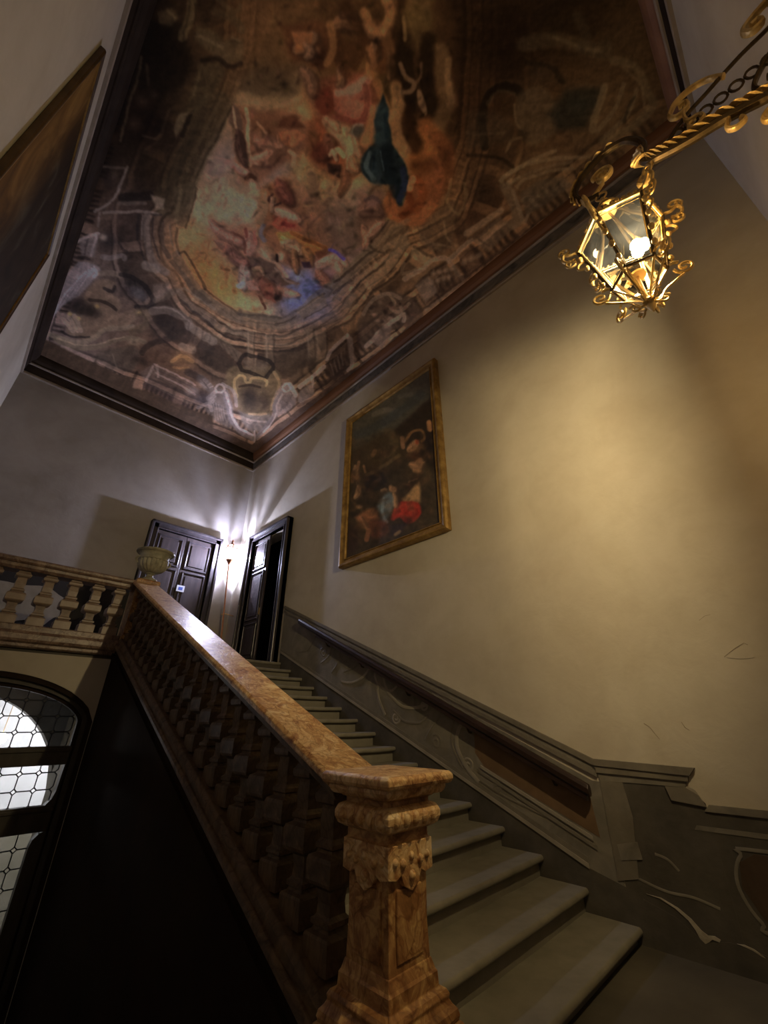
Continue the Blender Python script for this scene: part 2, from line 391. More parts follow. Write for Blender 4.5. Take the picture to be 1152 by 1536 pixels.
# ---- wall under the upper landing with the glazed arch
AX, AHW, ASP, ARISE = .36, 1.258, 1.50, .56          # arch centre, half width, springing, rise
def arch_z(x, hw=AHW, rise=ARISE, sp=ASP):
    t = max(0.0, 1 - ((x - AX) / hw) ** 2); return sp + rise * t ** .62
N = 28
w = MB()
y0, y1 = YLAND + .02, YLAND + .3
xs = [AX - AHW + 2 * AHW * i / N for i in range(N + 1)]
for i in range(N):
    a, b = xs[i], xs[i + 1]
    w.prism([(a, arch_z(a)), (b, arch_z(b)), (b, ZL - .2), (a, ZL - .2)], lambda p, q: (p, y0, q), lambda p, q: (p, y1, q))
w.box(XL, AX - AHW, y0, y1, ZB, ZL - .2); w.box(AX + AHW, BX0, y0, y1, ZB, ZL - .2)
wall_under = struct(w.build('wall_under_landing', M['plaster']), 'plaster wall under the upper landing around the glazed arch')

# hall beyond the glazed arch: a dim cross wall with a second arch, then a bright lit hall
IY = 8.55; ICX, IHW, ISP, IR = .2, 1.5, .40, 1.50
def inner_z(x): return ISP + IR * max(0.0, 1 - ((x - ICX) / IHW) ** 2) ** .5
w = MB(); xs = [ICX - IHW + 2 * IHW * i / N for i in range(N + 1)]
for i in range(N):
    a, b = xs[i], xs[i + 1]
    w.prism([(a, inner_z(a)), (b, inner_z(b)), (b, 2.29), (a, 2.29)], lambda p, q: (p, IY, q), lambda p, q: (p, IY + .25, q))
w.box(ICX + IHW, 1.95, IY, IY + .25, ZB, 2.29)
w.box(1.62, 1.95, YLAND + .3, IY, ZB, 2.29)
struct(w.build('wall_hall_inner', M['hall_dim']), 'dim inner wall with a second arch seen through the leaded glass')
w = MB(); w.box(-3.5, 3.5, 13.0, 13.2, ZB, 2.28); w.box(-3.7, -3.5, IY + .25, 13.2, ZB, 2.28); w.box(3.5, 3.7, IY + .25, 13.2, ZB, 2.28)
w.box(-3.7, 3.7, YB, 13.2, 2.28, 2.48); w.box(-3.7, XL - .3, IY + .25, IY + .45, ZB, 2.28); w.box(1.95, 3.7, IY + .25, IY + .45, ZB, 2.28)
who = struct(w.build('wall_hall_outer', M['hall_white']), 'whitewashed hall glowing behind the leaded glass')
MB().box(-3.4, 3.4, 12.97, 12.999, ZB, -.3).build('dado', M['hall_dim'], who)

# ---- dark painted dado on the end wall, behind the landing balustrade
def bslab(name, pts, mat, d): return MB().prism(pts, lambda a, b: (a, YB - d, b), lambda a, b: (a, YB + .002, b)).build(name, M[mat], wall_back)
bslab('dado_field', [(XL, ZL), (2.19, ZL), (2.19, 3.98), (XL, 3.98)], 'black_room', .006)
bslab('dado_rail', [(XL, 3.94), (2.19, 3.94), (2.19, 4.0), (XL, 4.0)], 'dado_dark', .02)
bslab('dado_panel', smooth_path([(-.25, 3.45), (-.1, 3.62), (.17, 3.70), (.5, 3.69), (.83, 3.73), (1.05, 3.62), (1.26, 3.5), (1.27, 3.28), (1.1, 3.2), (.95, 3.02), (.7, 3.1), (.41, 2.99), (.1, 3.08), (-.2, 3.2)], 3), 'dado_light', .012)

# ---- cornice, one trim per wall, four mouldings each
CP = [  # (name, material, profile of (projection, height above the fillet))
    ('bottom_fillet', 'cornice_pale', [(0, 7.885), (.035, 7.885), (.045, 7.905), (.04, 7.95), (.03, 7.955), (0, 7.955)]),
    ('frieze', 'cornice_grey', [(0, 7.955), (.03, 7.955), (.04, 8.0), (.055, 8.12), (.05, 8.14), (0, 8.14)]),
    ('bead', 'cornice_pale', [(0, 8.14), (.07, 8.14), (.085, 8.155), (.085, 8.175), (.07, 8.185), (0, 8.185)]),
    ('crown', 'cornice_red', [(0, 8.185), (.075, 8.185), (.09, 8.22), (.13, 8.255), (.15, 8.30), (.16, 8.34), (.165, 8.389), (0, 8.389)])]
def cornice(nm, mapper, a0, a1, label, mats=None):
    r = struct(empty(nm, mapper(0, (a0 + a1) / 2, 7.885)), label)
    for part, mt, prof in CP:
        mm = M[(mats or {}).get(part, mt)]
        b = MB().prism(prof, lambda p, z: mapper(p, a0 + p, z), lambda p, z: mapper(p, a1 - p, z))
        b.build(part, mm, r)
    return r
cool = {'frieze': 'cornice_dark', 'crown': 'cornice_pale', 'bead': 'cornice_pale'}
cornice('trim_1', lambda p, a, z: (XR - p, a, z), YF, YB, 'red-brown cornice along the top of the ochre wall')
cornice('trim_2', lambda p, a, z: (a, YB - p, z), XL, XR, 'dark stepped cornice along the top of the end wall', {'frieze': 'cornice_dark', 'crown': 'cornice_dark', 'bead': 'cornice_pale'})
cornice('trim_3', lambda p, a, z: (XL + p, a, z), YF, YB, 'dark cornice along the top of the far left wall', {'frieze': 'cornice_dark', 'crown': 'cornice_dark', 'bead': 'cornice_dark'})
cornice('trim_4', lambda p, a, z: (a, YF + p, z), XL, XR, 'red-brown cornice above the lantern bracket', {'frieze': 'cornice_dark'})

# ---- painted dado on the right wall
X = XR
def slab(name, pts, mat, d, parent=wall_right, x=None):
    x = X if x is None else x
    return MB().prism(pts, lambda a, b: (x - d, a, b), lambda a, b: (x + .002, a, b)).build(name, M[mat], parent)
def along(y0, y1, lo, hi): return [(y0, nose(y0) + lo), (y1, nose(y1) + lo), (y1, nose(y1) + hi), (y0, nose(y0) + hi)]
YT = 7.1
slab('skirting', [(1.5, -.05), (2.2, -.05), (YT, nose(YT) - .7), (YT, nose(YT) + .15), (1.9, nose(1.9) + .15), (1.62, .33), (1.5, .3)], 'dado_dark', .006)
slab('dado_field', [(1.62, .33), (1.9, nose(1.9) + .15), (YT, nose(YT) + .15), (YT, nose(YT) + .93), (1.72, nose(1.72) + .86), (1.64, 1.03)], 'dado_grey', .006)
slab('dado_rail', along(1.66, YT, .915, .955), 'dado_mid', .022)
slab('dado_rail', along(1.66, YT, .955, 1.0), 'dado_grey', .014)
slab('dado_rail', along(1.66, YT, 1.0, 1.05), 'dado_mid', .028)
slab('skirting_moulding', along(1.88, YT, .15, .185), 'dado_light', .016)
slab('skirting_moulding', along(1.88, YT, .185, .23), 'dado_mid', .010)
slab('dado_panel', [(1.74, nose(1.74) + .44), (2.82, nose(2.82) + .42), (2.92, nose(2.92) + .50), (2.90, nose(2.90) + .80), (1.76, nose(1.76) + .73)], 'dado_brown', .009)
slab('panel_moulding', along(1.80, 2.86, .385, .415), 'dado_light', .018)
slab('panel_moulding', along(1.78, 2.90, .33, .36), 'dado_mid', .014)
# pedestal at the foot of the flight, and the level dado to the right of it
slab('pedestal_cornice', [(.95, 1.125), (1.67, 1.155), (1.67, 1.205), (.90, 1.18)], 'dado_mid', .035)
slab('pedestal_cornice', [(.97, 1.085), (1.66, 1.10), (1.66, 1.15), (.96, 1.125)], 'dado_mid', .025)
slab('pedestal_cornice', [(1.0, 1.045), (1.645, 1.04), (1.655, 1.10), (.98, 1.085)], 'dado_grey', .012)
slab('pedestal_field', [(.92, .05), (1.6, .05), (1.64, 1.04), (.99, 1.045), (.90, .95)], 'dado_dark', .007)
slab('pilaster', [(1.50, .40), (1.66, .36), (1.645, 1.04), (1.46, 1.04), (1.44, .8)], 'dado_mid', .014)
slab('pilaster_base', [(1.44, .53), (1.60, .50), (1.61, .60), (1.45, .64)], 'dado_grey', .018)
slab('console_block', [(.9, .93), (1.12, .95), (1.14, 1.04), (1.0, 1.045), (.93, 1.0)], 'dado_mid', .024)
slab('level_dado_rail', [(YF, .90), (.92, .90), (.88, .945), (YF, .945)], 'dado_grey', .018)
slab('level_dado_rail', [(YF, .78), (1.02, .775), (1.0, .805), (YF, .81)], 'dado_grey', .009)
slab('level_dado_field', [(YF, .05), (.95, .05), (.95, .90), (YF, .90)], 'dado_dark', .005)
slab('level_dado_panel', [(YF, .27), (.62, .27), (.76, .33), (.83, .48), (.80, .62), (.70, .68), (YF, .70)], 'dado_umber', .009)
def wstroke(name, pts, r, mat, parent=wall_right, fl=.35):
    return MB().tube([(X - (.008 if r > .005 else .002), a, b) for a, b in pts], r, 6, (0, fl)).build(name, M[mat], parent, smooth=True)
wstroke('panel_border', smooth_path([(YF, .715), (.62, .705), (.78, .66), (.85, .49), (.78, .31), (.60, .25), (YF, .25)]), .012, 'dado_grey')
# scrolls painted in the dado field (offsets above the step line)
def scroll(pts, r=.016, mat='dado_light'):
    wstroke('dado_scroll', smooth_path([(y, nose(y) + h) for y, h in pts]), r, mat)
def volute(y, h, r0, a0, turns, mat='dado_light', r=.014):
    wstroke('dado_scroll', [(p[0], p[1]) for p in spiral((y, nose(y) + h), r0, .015, a0, turns)], r, mat)
scroll([(2.98, .84), (3.12, .62), (3.15, .44), (3.04, .30), (2.9, .24)], .026)
scroll([(3.08, .86), (3.2, .64), (3.22, .42), (3.1, .27)], .014, 'dado_mid')
volute(3.02, .33, .075, 0, 1.4)
volute(2.7, .30, .06, 1, 1.2, 'dado_mid'); scroll([(2.95, .27), (2.7, .26), (2.4, .30), (2.2, .33)], .012, 'dado_mid')
scroll([(3.55, .72), (3.75, .60), (4.0, .52), (4.25, .60), (4.35, .80)], .022)
scroll([(3.55, .60), (3.7, .45), (3.95, .36), (4.15, .40)], .016, 'dado_mid')
scroll([(4.05, .76), (4.2, .62), (4.45, .62), (4.5, .78), (4.3, .86), (4.1, .78)], .018)
volute(3.62, .68, .07, 2, 1.3); volute(4.1, .33, .075, 3.0, 1.5)
scroll([(4.3, .28), (4.42, .42), (4.45, .56), (4.38, .64)], .022)
scroll([(4.55, .86), (4.75, .60), (5.0, .42), (5.25, .34)], .02)
scroll([(4.75, .88), (4.95, .66), (5.2, .50)], .014, 'dado_mid')
scroll([(5.3, .86), (5.35, .60), (5.5, .38)], .02, 'dado_mid'); scroll([(5.5, .84), (5.6, .6), (5.8, .42)], .016, 'dado_mid')
volute(3.45, .36, .08, 1.0, 1.4, 'dado_mid'); volute(5.75, .6, .1, 0, 1.3, 'dado_mid')
scroll([(6.0, .80), (6.2, .5), (6.5, .36)], .016, 'dado_mid')
scroll([(3.3, .85), (3.38, .66), (3.5, .50), (3.62, .30)], .014, 'dado_mid')
# painted foliage round the pedestal
for pts in ([(1.62, .98), (1.56, .80), (1.53, .60)], [(1.5, .4), (1.32, .36), (1.15, .36), (1.0, .33)], [(1.34, .58), (1.26, .56), (1.2, .50)]):
    wstroke('dado_foliage', smooth_path(pts), .010, 'dado_grey')
wstroke('dado_scroll', [(p[0], p[1]) for p in spiral((.98, .99), .05, .01, 1, 1.4)], .012, 'dado_light')
# plaster lost along the skirting: bare white edge, and small cracks higher up
def jag(name, pts, mat, d): slab(name, pts, mat, d)
jag('bare_plaster_patch', [(1.47, .318), (1.38, .309), (1.29, .272), (1.22, .220), (1.19, .175), (1.175, .135), (1.15, .115), (1.125, .13), (1.10, .15), (1.06, .145), (1.05, .16), (1.08, .172), (1.12, .165), (1.155, .185), (1.2, .235), (1.27, .28), (1.37, .315)], 'bare_plaster', .012)
jag('bare_plaster_patch', [(.96, .163), (.92, .158), (.88, .15), (.84, .132), (.82, .128), (.83, .138), (.87, .158), (.92, .168)], 'bare_plaster', .012)
slab('skirting', [(YF, 0), (1.5, 0), (1.5, .28), (1.3, .22), (1.15, .12), (1.0, .16), (.8, .14), (YF, .2)], 'dado_dark', .010)
wstroke('plaster_crack', [(.47, 1.966), (.42, 2.0), (.37, 2.03), (.315, 2.056), (.295, 2.04)], .0028, 'crack')
slab('loose_plaster_flake', [(.455, 1.96), (.32, 2.04), (.27, 1.995), (.29, 1.945), (.36, 1.94)], 'plaster', .004)
wstroke('plaster_crack', [(1.18, 1.49), (1.14, 1.46), (1.12, 1.42), (1.09, 1.37)], .003, 'crack')
wstroke('plaster_crack', [(.90, 1.50), (.885, 1.46), (.86, 1.44)], .003, 'crack')
wstroke('plaster_crack', [(.55, 2.27), (.50, 2.30), (.46, 2.305)], .002, 'crack')
# ---------------------------------------------------------------- stairs
stairs = tag(empty('staircase', ((BX1 + XR) / 2, Y1, 0)), 'flight of worn grey stone steps climbing beside the ochre wall', 'staircase')
sx0, sx1 = BX1 + .001, XR - .012
riser_me = tread_me = None
for k in range(16):
    y, z = Y1 + RUN * k, Z1 + RISE * k
    last = k == 15
    if riser_me is None or last or k == 0:
        depth = .30 if last else RUN + .06
        zl = -.1 if k == 0 else -.17
        st = MB().box(sx0, sx1, y + .055, y + depth, z + zl if k else 0.0, z - .052).build('step', M['stone'], stairs, loc=((sx0 + sx1) / 2, y, z))
        # worn tread slab with a rounded nosing
        prof = [(0, -.026), (.004, -.012), (.012, -.003), (.022, 0), (.03, 0), (depth, 0), (depth, -.05), (.03, -.05), (.018, -.05), (.004, -.040)]
        tr = MB(); nx = 9; rings = []
        for i in range(nx):
            x = sx0 + (sx1 - sx0) * i / (nx - 1); dip = .010 * math.sin(PI * i / (nx - 1)) + .003 * math.sin(i * 2.7 + k)
            rings.append([(x, y + a + dip * .5 * (a < .03), z + b - dip * .7) for a, b in prof])
        tr.loft(rings)
        t = tr.build('tread', M['stone'], st, smooth=True, loc=((sx0 + sx1) / 2, y, z))
        if k == 1: riser_me, tread_me = st, t
        if k == 0: riser_me = None
    else:
        st = copy_part(riser_me, stairs, Vector(((sx0 + sx1) / 2, y, z)) - stairs.location)
        t = copy_part(tread_me, st, (0, 0, 0))

# lower flight going down to the hall, below the viewer's left
lower = tag(empty('lower_staircase', (.35, 1.32, 0)), 'dark flight of stone steps descending below the balustrade', 'staircase')
s0 = None
for k in range(15):
    y, z = 1.32 + .34 * k, -.1625 * (k + 1)
    if s0 is None: s0 = MB().box(XL + .002, BX0 - .002, y, y + .36, z - .2, z).build('step', M['landing_stone'], lower, loc=(.35, y, z))
    else: copy_part(s0, lower, Vector((.35, y, z)) - lower.location)

# ---------------------------------------------------------------- balusters
BAL = [(.094, 0), (.094, .105), (.088, .115), (.066, .122), (.060, .135), (.072, .142), (.072, .160), (.060, .166), (.052, .175), (.048, .215), (.054, .262),
       (.092, .285), (.100, .300), (.100, .372), (.094, .388), (.066, .400), (.058, .412), (.070, .420), (.070, .436), (.060, .444), (.052, .455),
       (.056, .520), (.050, .575), (.054, .590), (.078, .602), (.082, .615), (.082, .636), (.072, .645), (.062, .660), (.062, .68)]
def bal_mesh(h, wf):
    mb = MB().square([(r * wf, z * h / .68) for r, z in BAL]); me = mb.mesh('baluster'); return me

# ---------------------------------------------------------------- stair balustrade
RX0, RX1, CXM = 1.575, 1.94, 1.765
SB = tag(empty('stair_balustrade', (CXM, 1.75, 0)), 'sloping red marble balustrade with square newel post beside the steps', 'balustrade')
YA, YE = 1.97, 6.925
RT = .975                                     # top of the rail above the step line
def sheared(name, prof, mat, ya, yb, bevel=.0):
    b = MB().prism(prof, lambda x, h: (x, ya, nose(ya) + h), lambda x, h: (x, yb, nose(yb) + h))
    return b.build(name, M[mat], SB, bevel=bevel)
hw = (RX1 - RX0) / 2
def rp(*l): return [(CXM + a, RT + b) for a, b in l]
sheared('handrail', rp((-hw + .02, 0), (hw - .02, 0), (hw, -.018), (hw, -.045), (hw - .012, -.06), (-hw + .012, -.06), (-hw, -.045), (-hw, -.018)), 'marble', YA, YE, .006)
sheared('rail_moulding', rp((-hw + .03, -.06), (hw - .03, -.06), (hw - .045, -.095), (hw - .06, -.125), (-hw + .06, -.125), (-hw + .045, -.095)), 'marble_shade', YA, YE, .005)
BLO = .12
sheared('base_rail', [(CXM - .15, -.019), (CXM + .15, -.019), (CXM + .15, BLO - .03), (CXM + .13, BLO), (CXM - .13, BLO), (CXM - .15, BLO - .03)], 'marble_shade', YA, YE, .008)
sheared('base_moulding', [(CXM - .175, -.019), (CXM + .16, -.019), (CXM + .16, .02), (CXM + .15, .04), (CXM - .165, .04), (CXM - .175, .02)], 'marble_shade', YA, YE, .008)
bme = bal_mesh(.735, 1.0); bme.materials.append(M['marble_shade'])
for k in range(21):
    y = 2.115 + .235 * k
    if y > 6.83: break
    o = link('baluster', bme, None, SB); o.location = Vector((CXM, y, nose(y) + BLO - .01)) - SB.location
# newel post
NX, NY = 1.80, 1.75
NP = empty('newel_post', (NX, NY, 0), SB); NP.location = Vector((NX, NY, 0)) - SB.location
def sq(name, prof, mat, bevel=.004): return MB().square(prof, (NX, NY, 0)).build(name, M[mat], NP, bevel=bevel)
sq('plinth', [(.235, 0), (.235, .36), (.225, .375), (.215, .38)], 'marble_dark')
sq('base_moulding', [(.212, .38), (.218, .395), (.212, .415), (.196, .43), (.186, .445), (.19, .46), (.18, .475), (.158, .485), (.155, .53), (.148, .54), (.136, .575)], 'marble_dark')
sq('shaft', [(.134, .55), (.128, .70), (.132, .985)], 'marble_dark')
for sgn_x, sgn_y in ((0, -1), (-1, 0)):       # raised field on the two faces in view
    b = MB()
    if sgn_y: b.box(NX - .085, NX + .085, NY - .139, NY - .12, .60, .84)
    else: b.box(NX - .139, NX - .12, NY - .085, NY + .085, .60, .84)
    b.build('shaft_field', M['marble_dark'], NP, bevel=.006)
    # carved apron with a lobed lower edge
    def ap(a, z, d): return (NX + a, NY - d, z) if sgn_y else (NX - d, NY + a, z)
    out = [(-.152, 1.0), (-.152, .885), (-.10, .875), (-.07, .89), (-.05, .85), (0, .825), (.05, .85), (.07, .89), (.10, .875), (.152, .885), (.152, 1.0)]
    MB().prism(out, lambda a, z: ap(a, z, .12), lambda a, z: ap(a, z, .153)).build('carved_apron', M['marble'], NP, bevel=.003)
    for a, z, r in ((0, .88, .022), (-.06, .93, .02), (.06, .93, .02), (0, .95, .018), (-.11, .94, .018), (.11, .94, .018)):
        MB().ball(ap(a, z, .15), r, 10, 6, 1.0).build('carved_rosette', M['marble'], NP, smooth=True)
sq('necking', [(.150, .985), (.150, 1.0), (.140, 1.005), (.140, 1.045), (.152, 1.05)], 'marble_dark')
sq('carved_echinus', [(.155, 1.045), (.178, 1.058), (.190, 1.085), (.190, 1.11), (.178, 1.135), (.152, 1.145)], 'marble', .008)
for a in (-.13, -.065, 0, .065, .13):
    MB().ball((NX + a, NY - .180, 1.095), .026, 10, 6, 1.25).build('carved_egg', M['marble'], NP, smooth=True)
    MB().ball((NX - .180, NY + a, 1.095), .026, 10, 6, 1.25).build('carved_egg', M['marble'], NP, smooth=True)
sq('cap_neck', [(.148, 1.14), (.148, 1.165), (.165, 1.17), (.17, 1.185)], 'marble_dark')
sq('cap_lower', [(.195, 1.18), (.205, 1.19), (.213, 1.205), (.213, 1.222)], 'marble')
sq('cap', [(.222, 1.22), (.236, 1.226), (.243, 1.24), (.243, 1.26), (.232, 1.272), (.225, 1.275)], 'marble', .005)

# ---------------------------------------------------------------- landing balustrade
YC = YLAND + .07
LB = tag(empty('landing_balustrade', (.36, YC, ZL)), 'level marble balustrade with square balusters along the upper landing', 'balustrade')
lx0, lx1 = XL + .002, 1.627
def lprof(name, prof, mat, bevel=.006):
    return MB().prism(prof, lambda a, z: (lx0, YC + a, z), lambda a, z: (lx1, YC + a, z)).build(name, M[mat], LB, bevel=bevel)
lprof('handrail', [(-.15, 3.36), (-.165, 3.385), (-.165, 3.42), (-.145, 3.44), (.145, 3.44), (.165, 3.42), (.165, 3.385), (.15, 3.36)], 'marble_rose')
lprof('rail_moulding', [(-.11, 3.285), (-.135, 3.32), (-.14, 3.36), (.14, 3.36), (.135, 3.32), (.11, 3.285)], 'marble_rose')
lprof('base_rail', [(-.12, 2.50), (-.12, 2.60), (-.105, 2.61), (.105, 2.61), (.12, 2.60), (.12, 2.50)], 'marble_rose')
lprof('base_moulding', [(-.10, 2.33), (-.13, 2.345), (-.13, 2.385), (-.165, 2.40), (-.175, 2.43), (-.175, 2.49), (-.15, 2.53), (.12, 2.53), (.12, 2.33)], 'marble_rose')
bme2 = bal_mesh(.685, 1.0); bme2.name = 'landing_baluster'; bme2.materials.append(M['baluster'])
for x in (1.484, 1.20, .918, .63, .335, .045, -.245, -.535, -.80):
    o = link('baluster', bme2, None, LB); o.location = Vector((x, YC, 2.605)) - LB.location
# corner pedestal that ends both balustrades and carries the urn
CPED = tag(empty('corner_pedestal', (1.80, YC, ZL - .2)), 'dark marble pedestal under the stone urn where the balustrades meet', 'pedestal')
def cp(name, prof, mat): return MB().square(prof, (1.80, YC, 0)).build(name, M[mat], CPED, bevel=.006)
cp('base', [(.17, 2.495), (.17, 2.60), (.15, 2.63)], 'marble_dark')
cp('die', [(.145, 2.63), (.145, 3.30)], 'marble_dark')
cp('cap', [(.15, 3.30), (.165, 3.34), (.17, 3.40), (.17, 3.46), (.16, 3.48)], 'marble_dark')

# ---------------------------------------------------------------- urn
UX, UY, UZ = 1.83, YC, 3.482
URN = tag(empty('stone_urn', (UX, UY, UZ)), 'weathered fluted stone urn standing on the corner pedestal', 'urn')
def up(name, prof, n=36, **kw): return MB().lathe(prof, (UX, UY, UZ), n, **kw).build(name, M['urn_stone'], URN, smooth=True)
up('foot', [(.12, 0), (.125, .022), (.12, .04), (.09, .055), (.06, .085)])
up('stem', [(.06, .08), (.048, .105), (.05, .122), (.068, .13), (.068, .142), (.055, .15)])
up('bowl', [(.055, .145), (.10, .158), (.155, .188), (.192, .235), (.207, .29), (.205, .345)], 96, lobes=20, amp=.09)
up('neck', [(.212, .34), (.226, .35), (.226, .362), (.213, .372), (.214, .42), (.232, .455), (.25, .468)])
up('rim', [(.245, .463), (.272, .472), (.284, .485), (.284, .50), (.272, .508), (.24, .505), (.215, .46), (.10, .38), (.01, .37)])
for s in (-1, 1):
    h = MB().tube([(UX + s * (.21 + .055 * math.sin(PI * i / 8)), UY, UZ + .28 + .12 * i / 8) for i in range(9)], .013, 8)
    h.build('handle', M['urn_stone'], URN, smooth=True)

# ---------------------------------------------------------------- wooden handrail on the wall
HR = tag(empty('wall_handrail', (XR, 1.72, .95)), 'dark wooden handrail fixed along the painted dado', 'handrail')
ya, za, yb_, zb_ = 1.72, .95, 6.43, 3.13
def hz(y): return za + (zb_ - za) * (y - ya) / (yb_ - ya)
prof = [(-.035, -.01), (-.035, .03), (-.02, .062), (.02, .062), (.035, .03), (.035, -.01), (.02, -.03), (-.02, -.03)]
MB().prism(prof, lambda a, h: (XR - .085 + a, ya, hz(ya) + h), lambda a, h: (XR - .085 + a, yb_, hz(yb_) + h)).build('rail', M['dark_wood'], HR, bevel=.006)
prof2 = [(-.02, -.075), (-.02, -.03), (.02, -.03), (.02, -.075)]
MB().prism(prof2, lambda a, h: (XR - .085 + a, ya + .03, hz(ya + .03) + h), lambda a, h: (XR - .085 + a, yb_ - .55, hz(yb_ - .55) + h)).build('under_rail', M['dark_wood'], HR, bevel=.004)
for y in (2.05, 2.95, 3.85, 4.75, 5.6):
    MB().tube([(XR - .001, y, hz(y) - .13), (XR - .05, y, hz(y) - .12), (XR - .085, y, hz(y) - .07)], .011, 8).build('bracket', M['iron'], HR, smooth=True)

# ---------------------------------------------------------------- doors
def door(name, label, along_, depth_dir, a0, a1, ztop, wall, open_near):
    """along_(a, d, z) -> world; d is distance out of the wall face"""
    D = struct(empty(name, along_((a0 + a1) / 2, 0, ZL)), label)
    fw, fd = .17, .16
    def B(aa, ab, d0, d1, z0, z1, mb=None):
        mb = mb or MB(); p = along_(aa, d0, z0); q = along_(ab, d1, z1)
        return mb.box(min(p[0], q[0]), max(p[0], q[0]), min(p[1], q[1]), max(p[1], q[1]), z0, z1)
    for aa in (a0, a1 - fw): 
        B(aa, aa + fw, 0, fd * .72, ZL, ztop).build('jamb', M['door_frame'], D, bevel=.012)
        o = aa if aa == a0 else aa + fw - .06
        B(o, o + .06, 0, fd, ZL, ztop).build('jamb_moulding', M['door_frame'], D, bevel=.014)
        i = aa + fw - .03 if aa == a0 else aa
        B(i, i + .03, 0, fd * .85, ZL, ztop - fw + .03).build('jamb_bead', M['door_frame'], D, bevel=.008)
    B(a0, a1, 0, fd * .72, ztop - fw, ztop).build('lintel', M['door_frame'], D, bevel=.012)
    B(a0, a1, 0, fd, ztop - .06, ztop).build('lintel_moulding', M['door_frame'], D, bevel=.014)
    B(a0 + fw - .03, a1 - fw + .03, 0, fd * .85, ztop - fw, ztop - fw + .03).build('lintel_bead', M['door_frame'], D, bevel=.008)
    i0, i1, it = a0 + fw, a1 - fw, ztop - fw
    mid = (i0 + i1) / 2
    H = it - ZL
    for (l0, l1, sh) in ((i0, mid, 0), (mid, i1, 1)):
        if open_near and sh == 0: continue
        leaf = B(l0 + .004, l1 - .004, .002, .05, ZL + .01, it - .004).build('leaf', M['door_wood'], D, bevel=.006)
        for z0, z1 in ((.07, .30), (.345, .70), (.745, .955)):
            p0, p1, q0, q1 = l0 + .10, l1 - .10, ZL + z0 * H, ZL + z1 * H
            for (e0, e1, f0, f1) in ((p0 - .035, p1 + .035, q0 - .035, q0), (p0 - .035, p1 + .035, q1, q1 + .035), (p0 - .035, p0, q0, q1), (p1, p1 + .035, q0, q1)):
                B(e0, e1, .048, .075, f0, f1).build('panel_moulding', M['door_frame'], leaf, bevel=.01)
            B(p0 + .05, p1 - .05, .048, .066, q0 + .05, q1 - .05).build('panel', M['door_wood'], leaf, bevel=.014, segs=1)
        lock = B((l1 - .06) if sh == 0 else l0 + .03, (l1 - .03) if sh == 0 else l0 + .06, .05, .062, ZL + 1.05, ZL + 1.2).build('lock_plate', M['brass'], leaf)
        if name == 'door_1' and sh == 1:
            B(mid + .02, mid + .19, .075, .085, 4.10, 4.24).build('notice', M['paper'], leaf)
            B(mid + .06, mid + .15, .085, .088, 4.135, 4.205).build('notice_print', M['blue_ink'], leaf)
    if open_near:                                   # near leaf swung into the dark room
        leaf = MB(); p = along_(i0 + .03, 0, ZL); 
        leaf.box(XR + .02, XR + .02 + (mid - i0), D2Y0 + .01, D2Y0 + .055, ZL + .01, it - .004)
        lf = leaf.build('leaf', M['door_wood'], D, bevel=.006)
        MB().box(XR + .36, XR + .40, D2Y0 + .055, D2Y0 + .07, ZL + 1.0, ZL + 1.12).build('lock_plate', M['brass'], lf)
    return D
door('door_1', 'closed dark panelled double door in the end wall behind the urn', lambda a, d, z: (a, YB - d, z), None, 2.20, 3.87, 5.58, 'back', False)
door('door_2', 'dark panelled double door standing half open beside the stair top', lambda a, d, z: (XR - d, a, z), None, 7.16, 8.86, 5.57, 'right', True)

# ---------------------------------------------------------------- leaded arch window under the landing
WY = YLAND + .16
WIN = struct(empty('window_1', (AX, WY, ZB)), 'arched leaded-glass screen glowing under the upper landing')
def arch_ring(name, hw0, r0, hw1, r1, ya_, yb2, mat, sp=ASP):
    """band between two arch curves, down to the floor on both sides"""
    b = MB(); n = 30
    def curve(hw, r):
        pts = [(AX - hw, ZB + .002)]
        for i in range(n + 1):
            a = PI - PI * i / n; c = math.cos(a)
            pts.append((AX + hw * c, sp + r * max(0, 1 - c * c) ** .62))
        pts.append((AX + hw, ZB + .002)); return pts
    A, Bq = curve(hw0, r0), curve(hw1, r1)
    for i in range(len(A) - 1):
        b.prism([A[i], A[i + 1], Bq[i + 1], Bq[i]], lambda p, q: (p, ya_, q), lambda p, q: (p, yb2, q))
    return b.build(name, M[mat], WIN)
arch_ring('outer_frame', AHW - .001, ARISE, AHW - .055, ARISE - .06, WY - .12, WY + .12, 'cornice_dark')
arch_ring('frame_moulding', AHW - .055, ARISE - .06, AHW - .10, ARISE - .115, WY - .07, WY + .06, 'window_wood')
arch_ring('inner_frame', AHW - .10, ARISE - .115, AHW - .15, ARISE - .16, WY - .03, WY + .05, 'cornice_dark')
gh, gr = AHW - .13, ARISE - .14
TR = [(1.02, 1.225), (.34, .60)]               # transom rails
for t0, t1 in TR:
    MB().box(AX - gh, AX + gh, WY - .07, WY + .05, t0, t1).build('transom', M['window_wood'], WIN, bevel=.012)
    MB().box(AX - gh, AX + gh, WY - .085, WY - .06, t1 - .06, t1 - .02).build('transom_moulding', M['window_wood'], WIN, bevel=.008)
MB().box(AX - gh, AX + gh, WY - .06, WY + .05, ZB + .002, ZB + .7).build('bottom_panel', M['window_wood'], WIN)
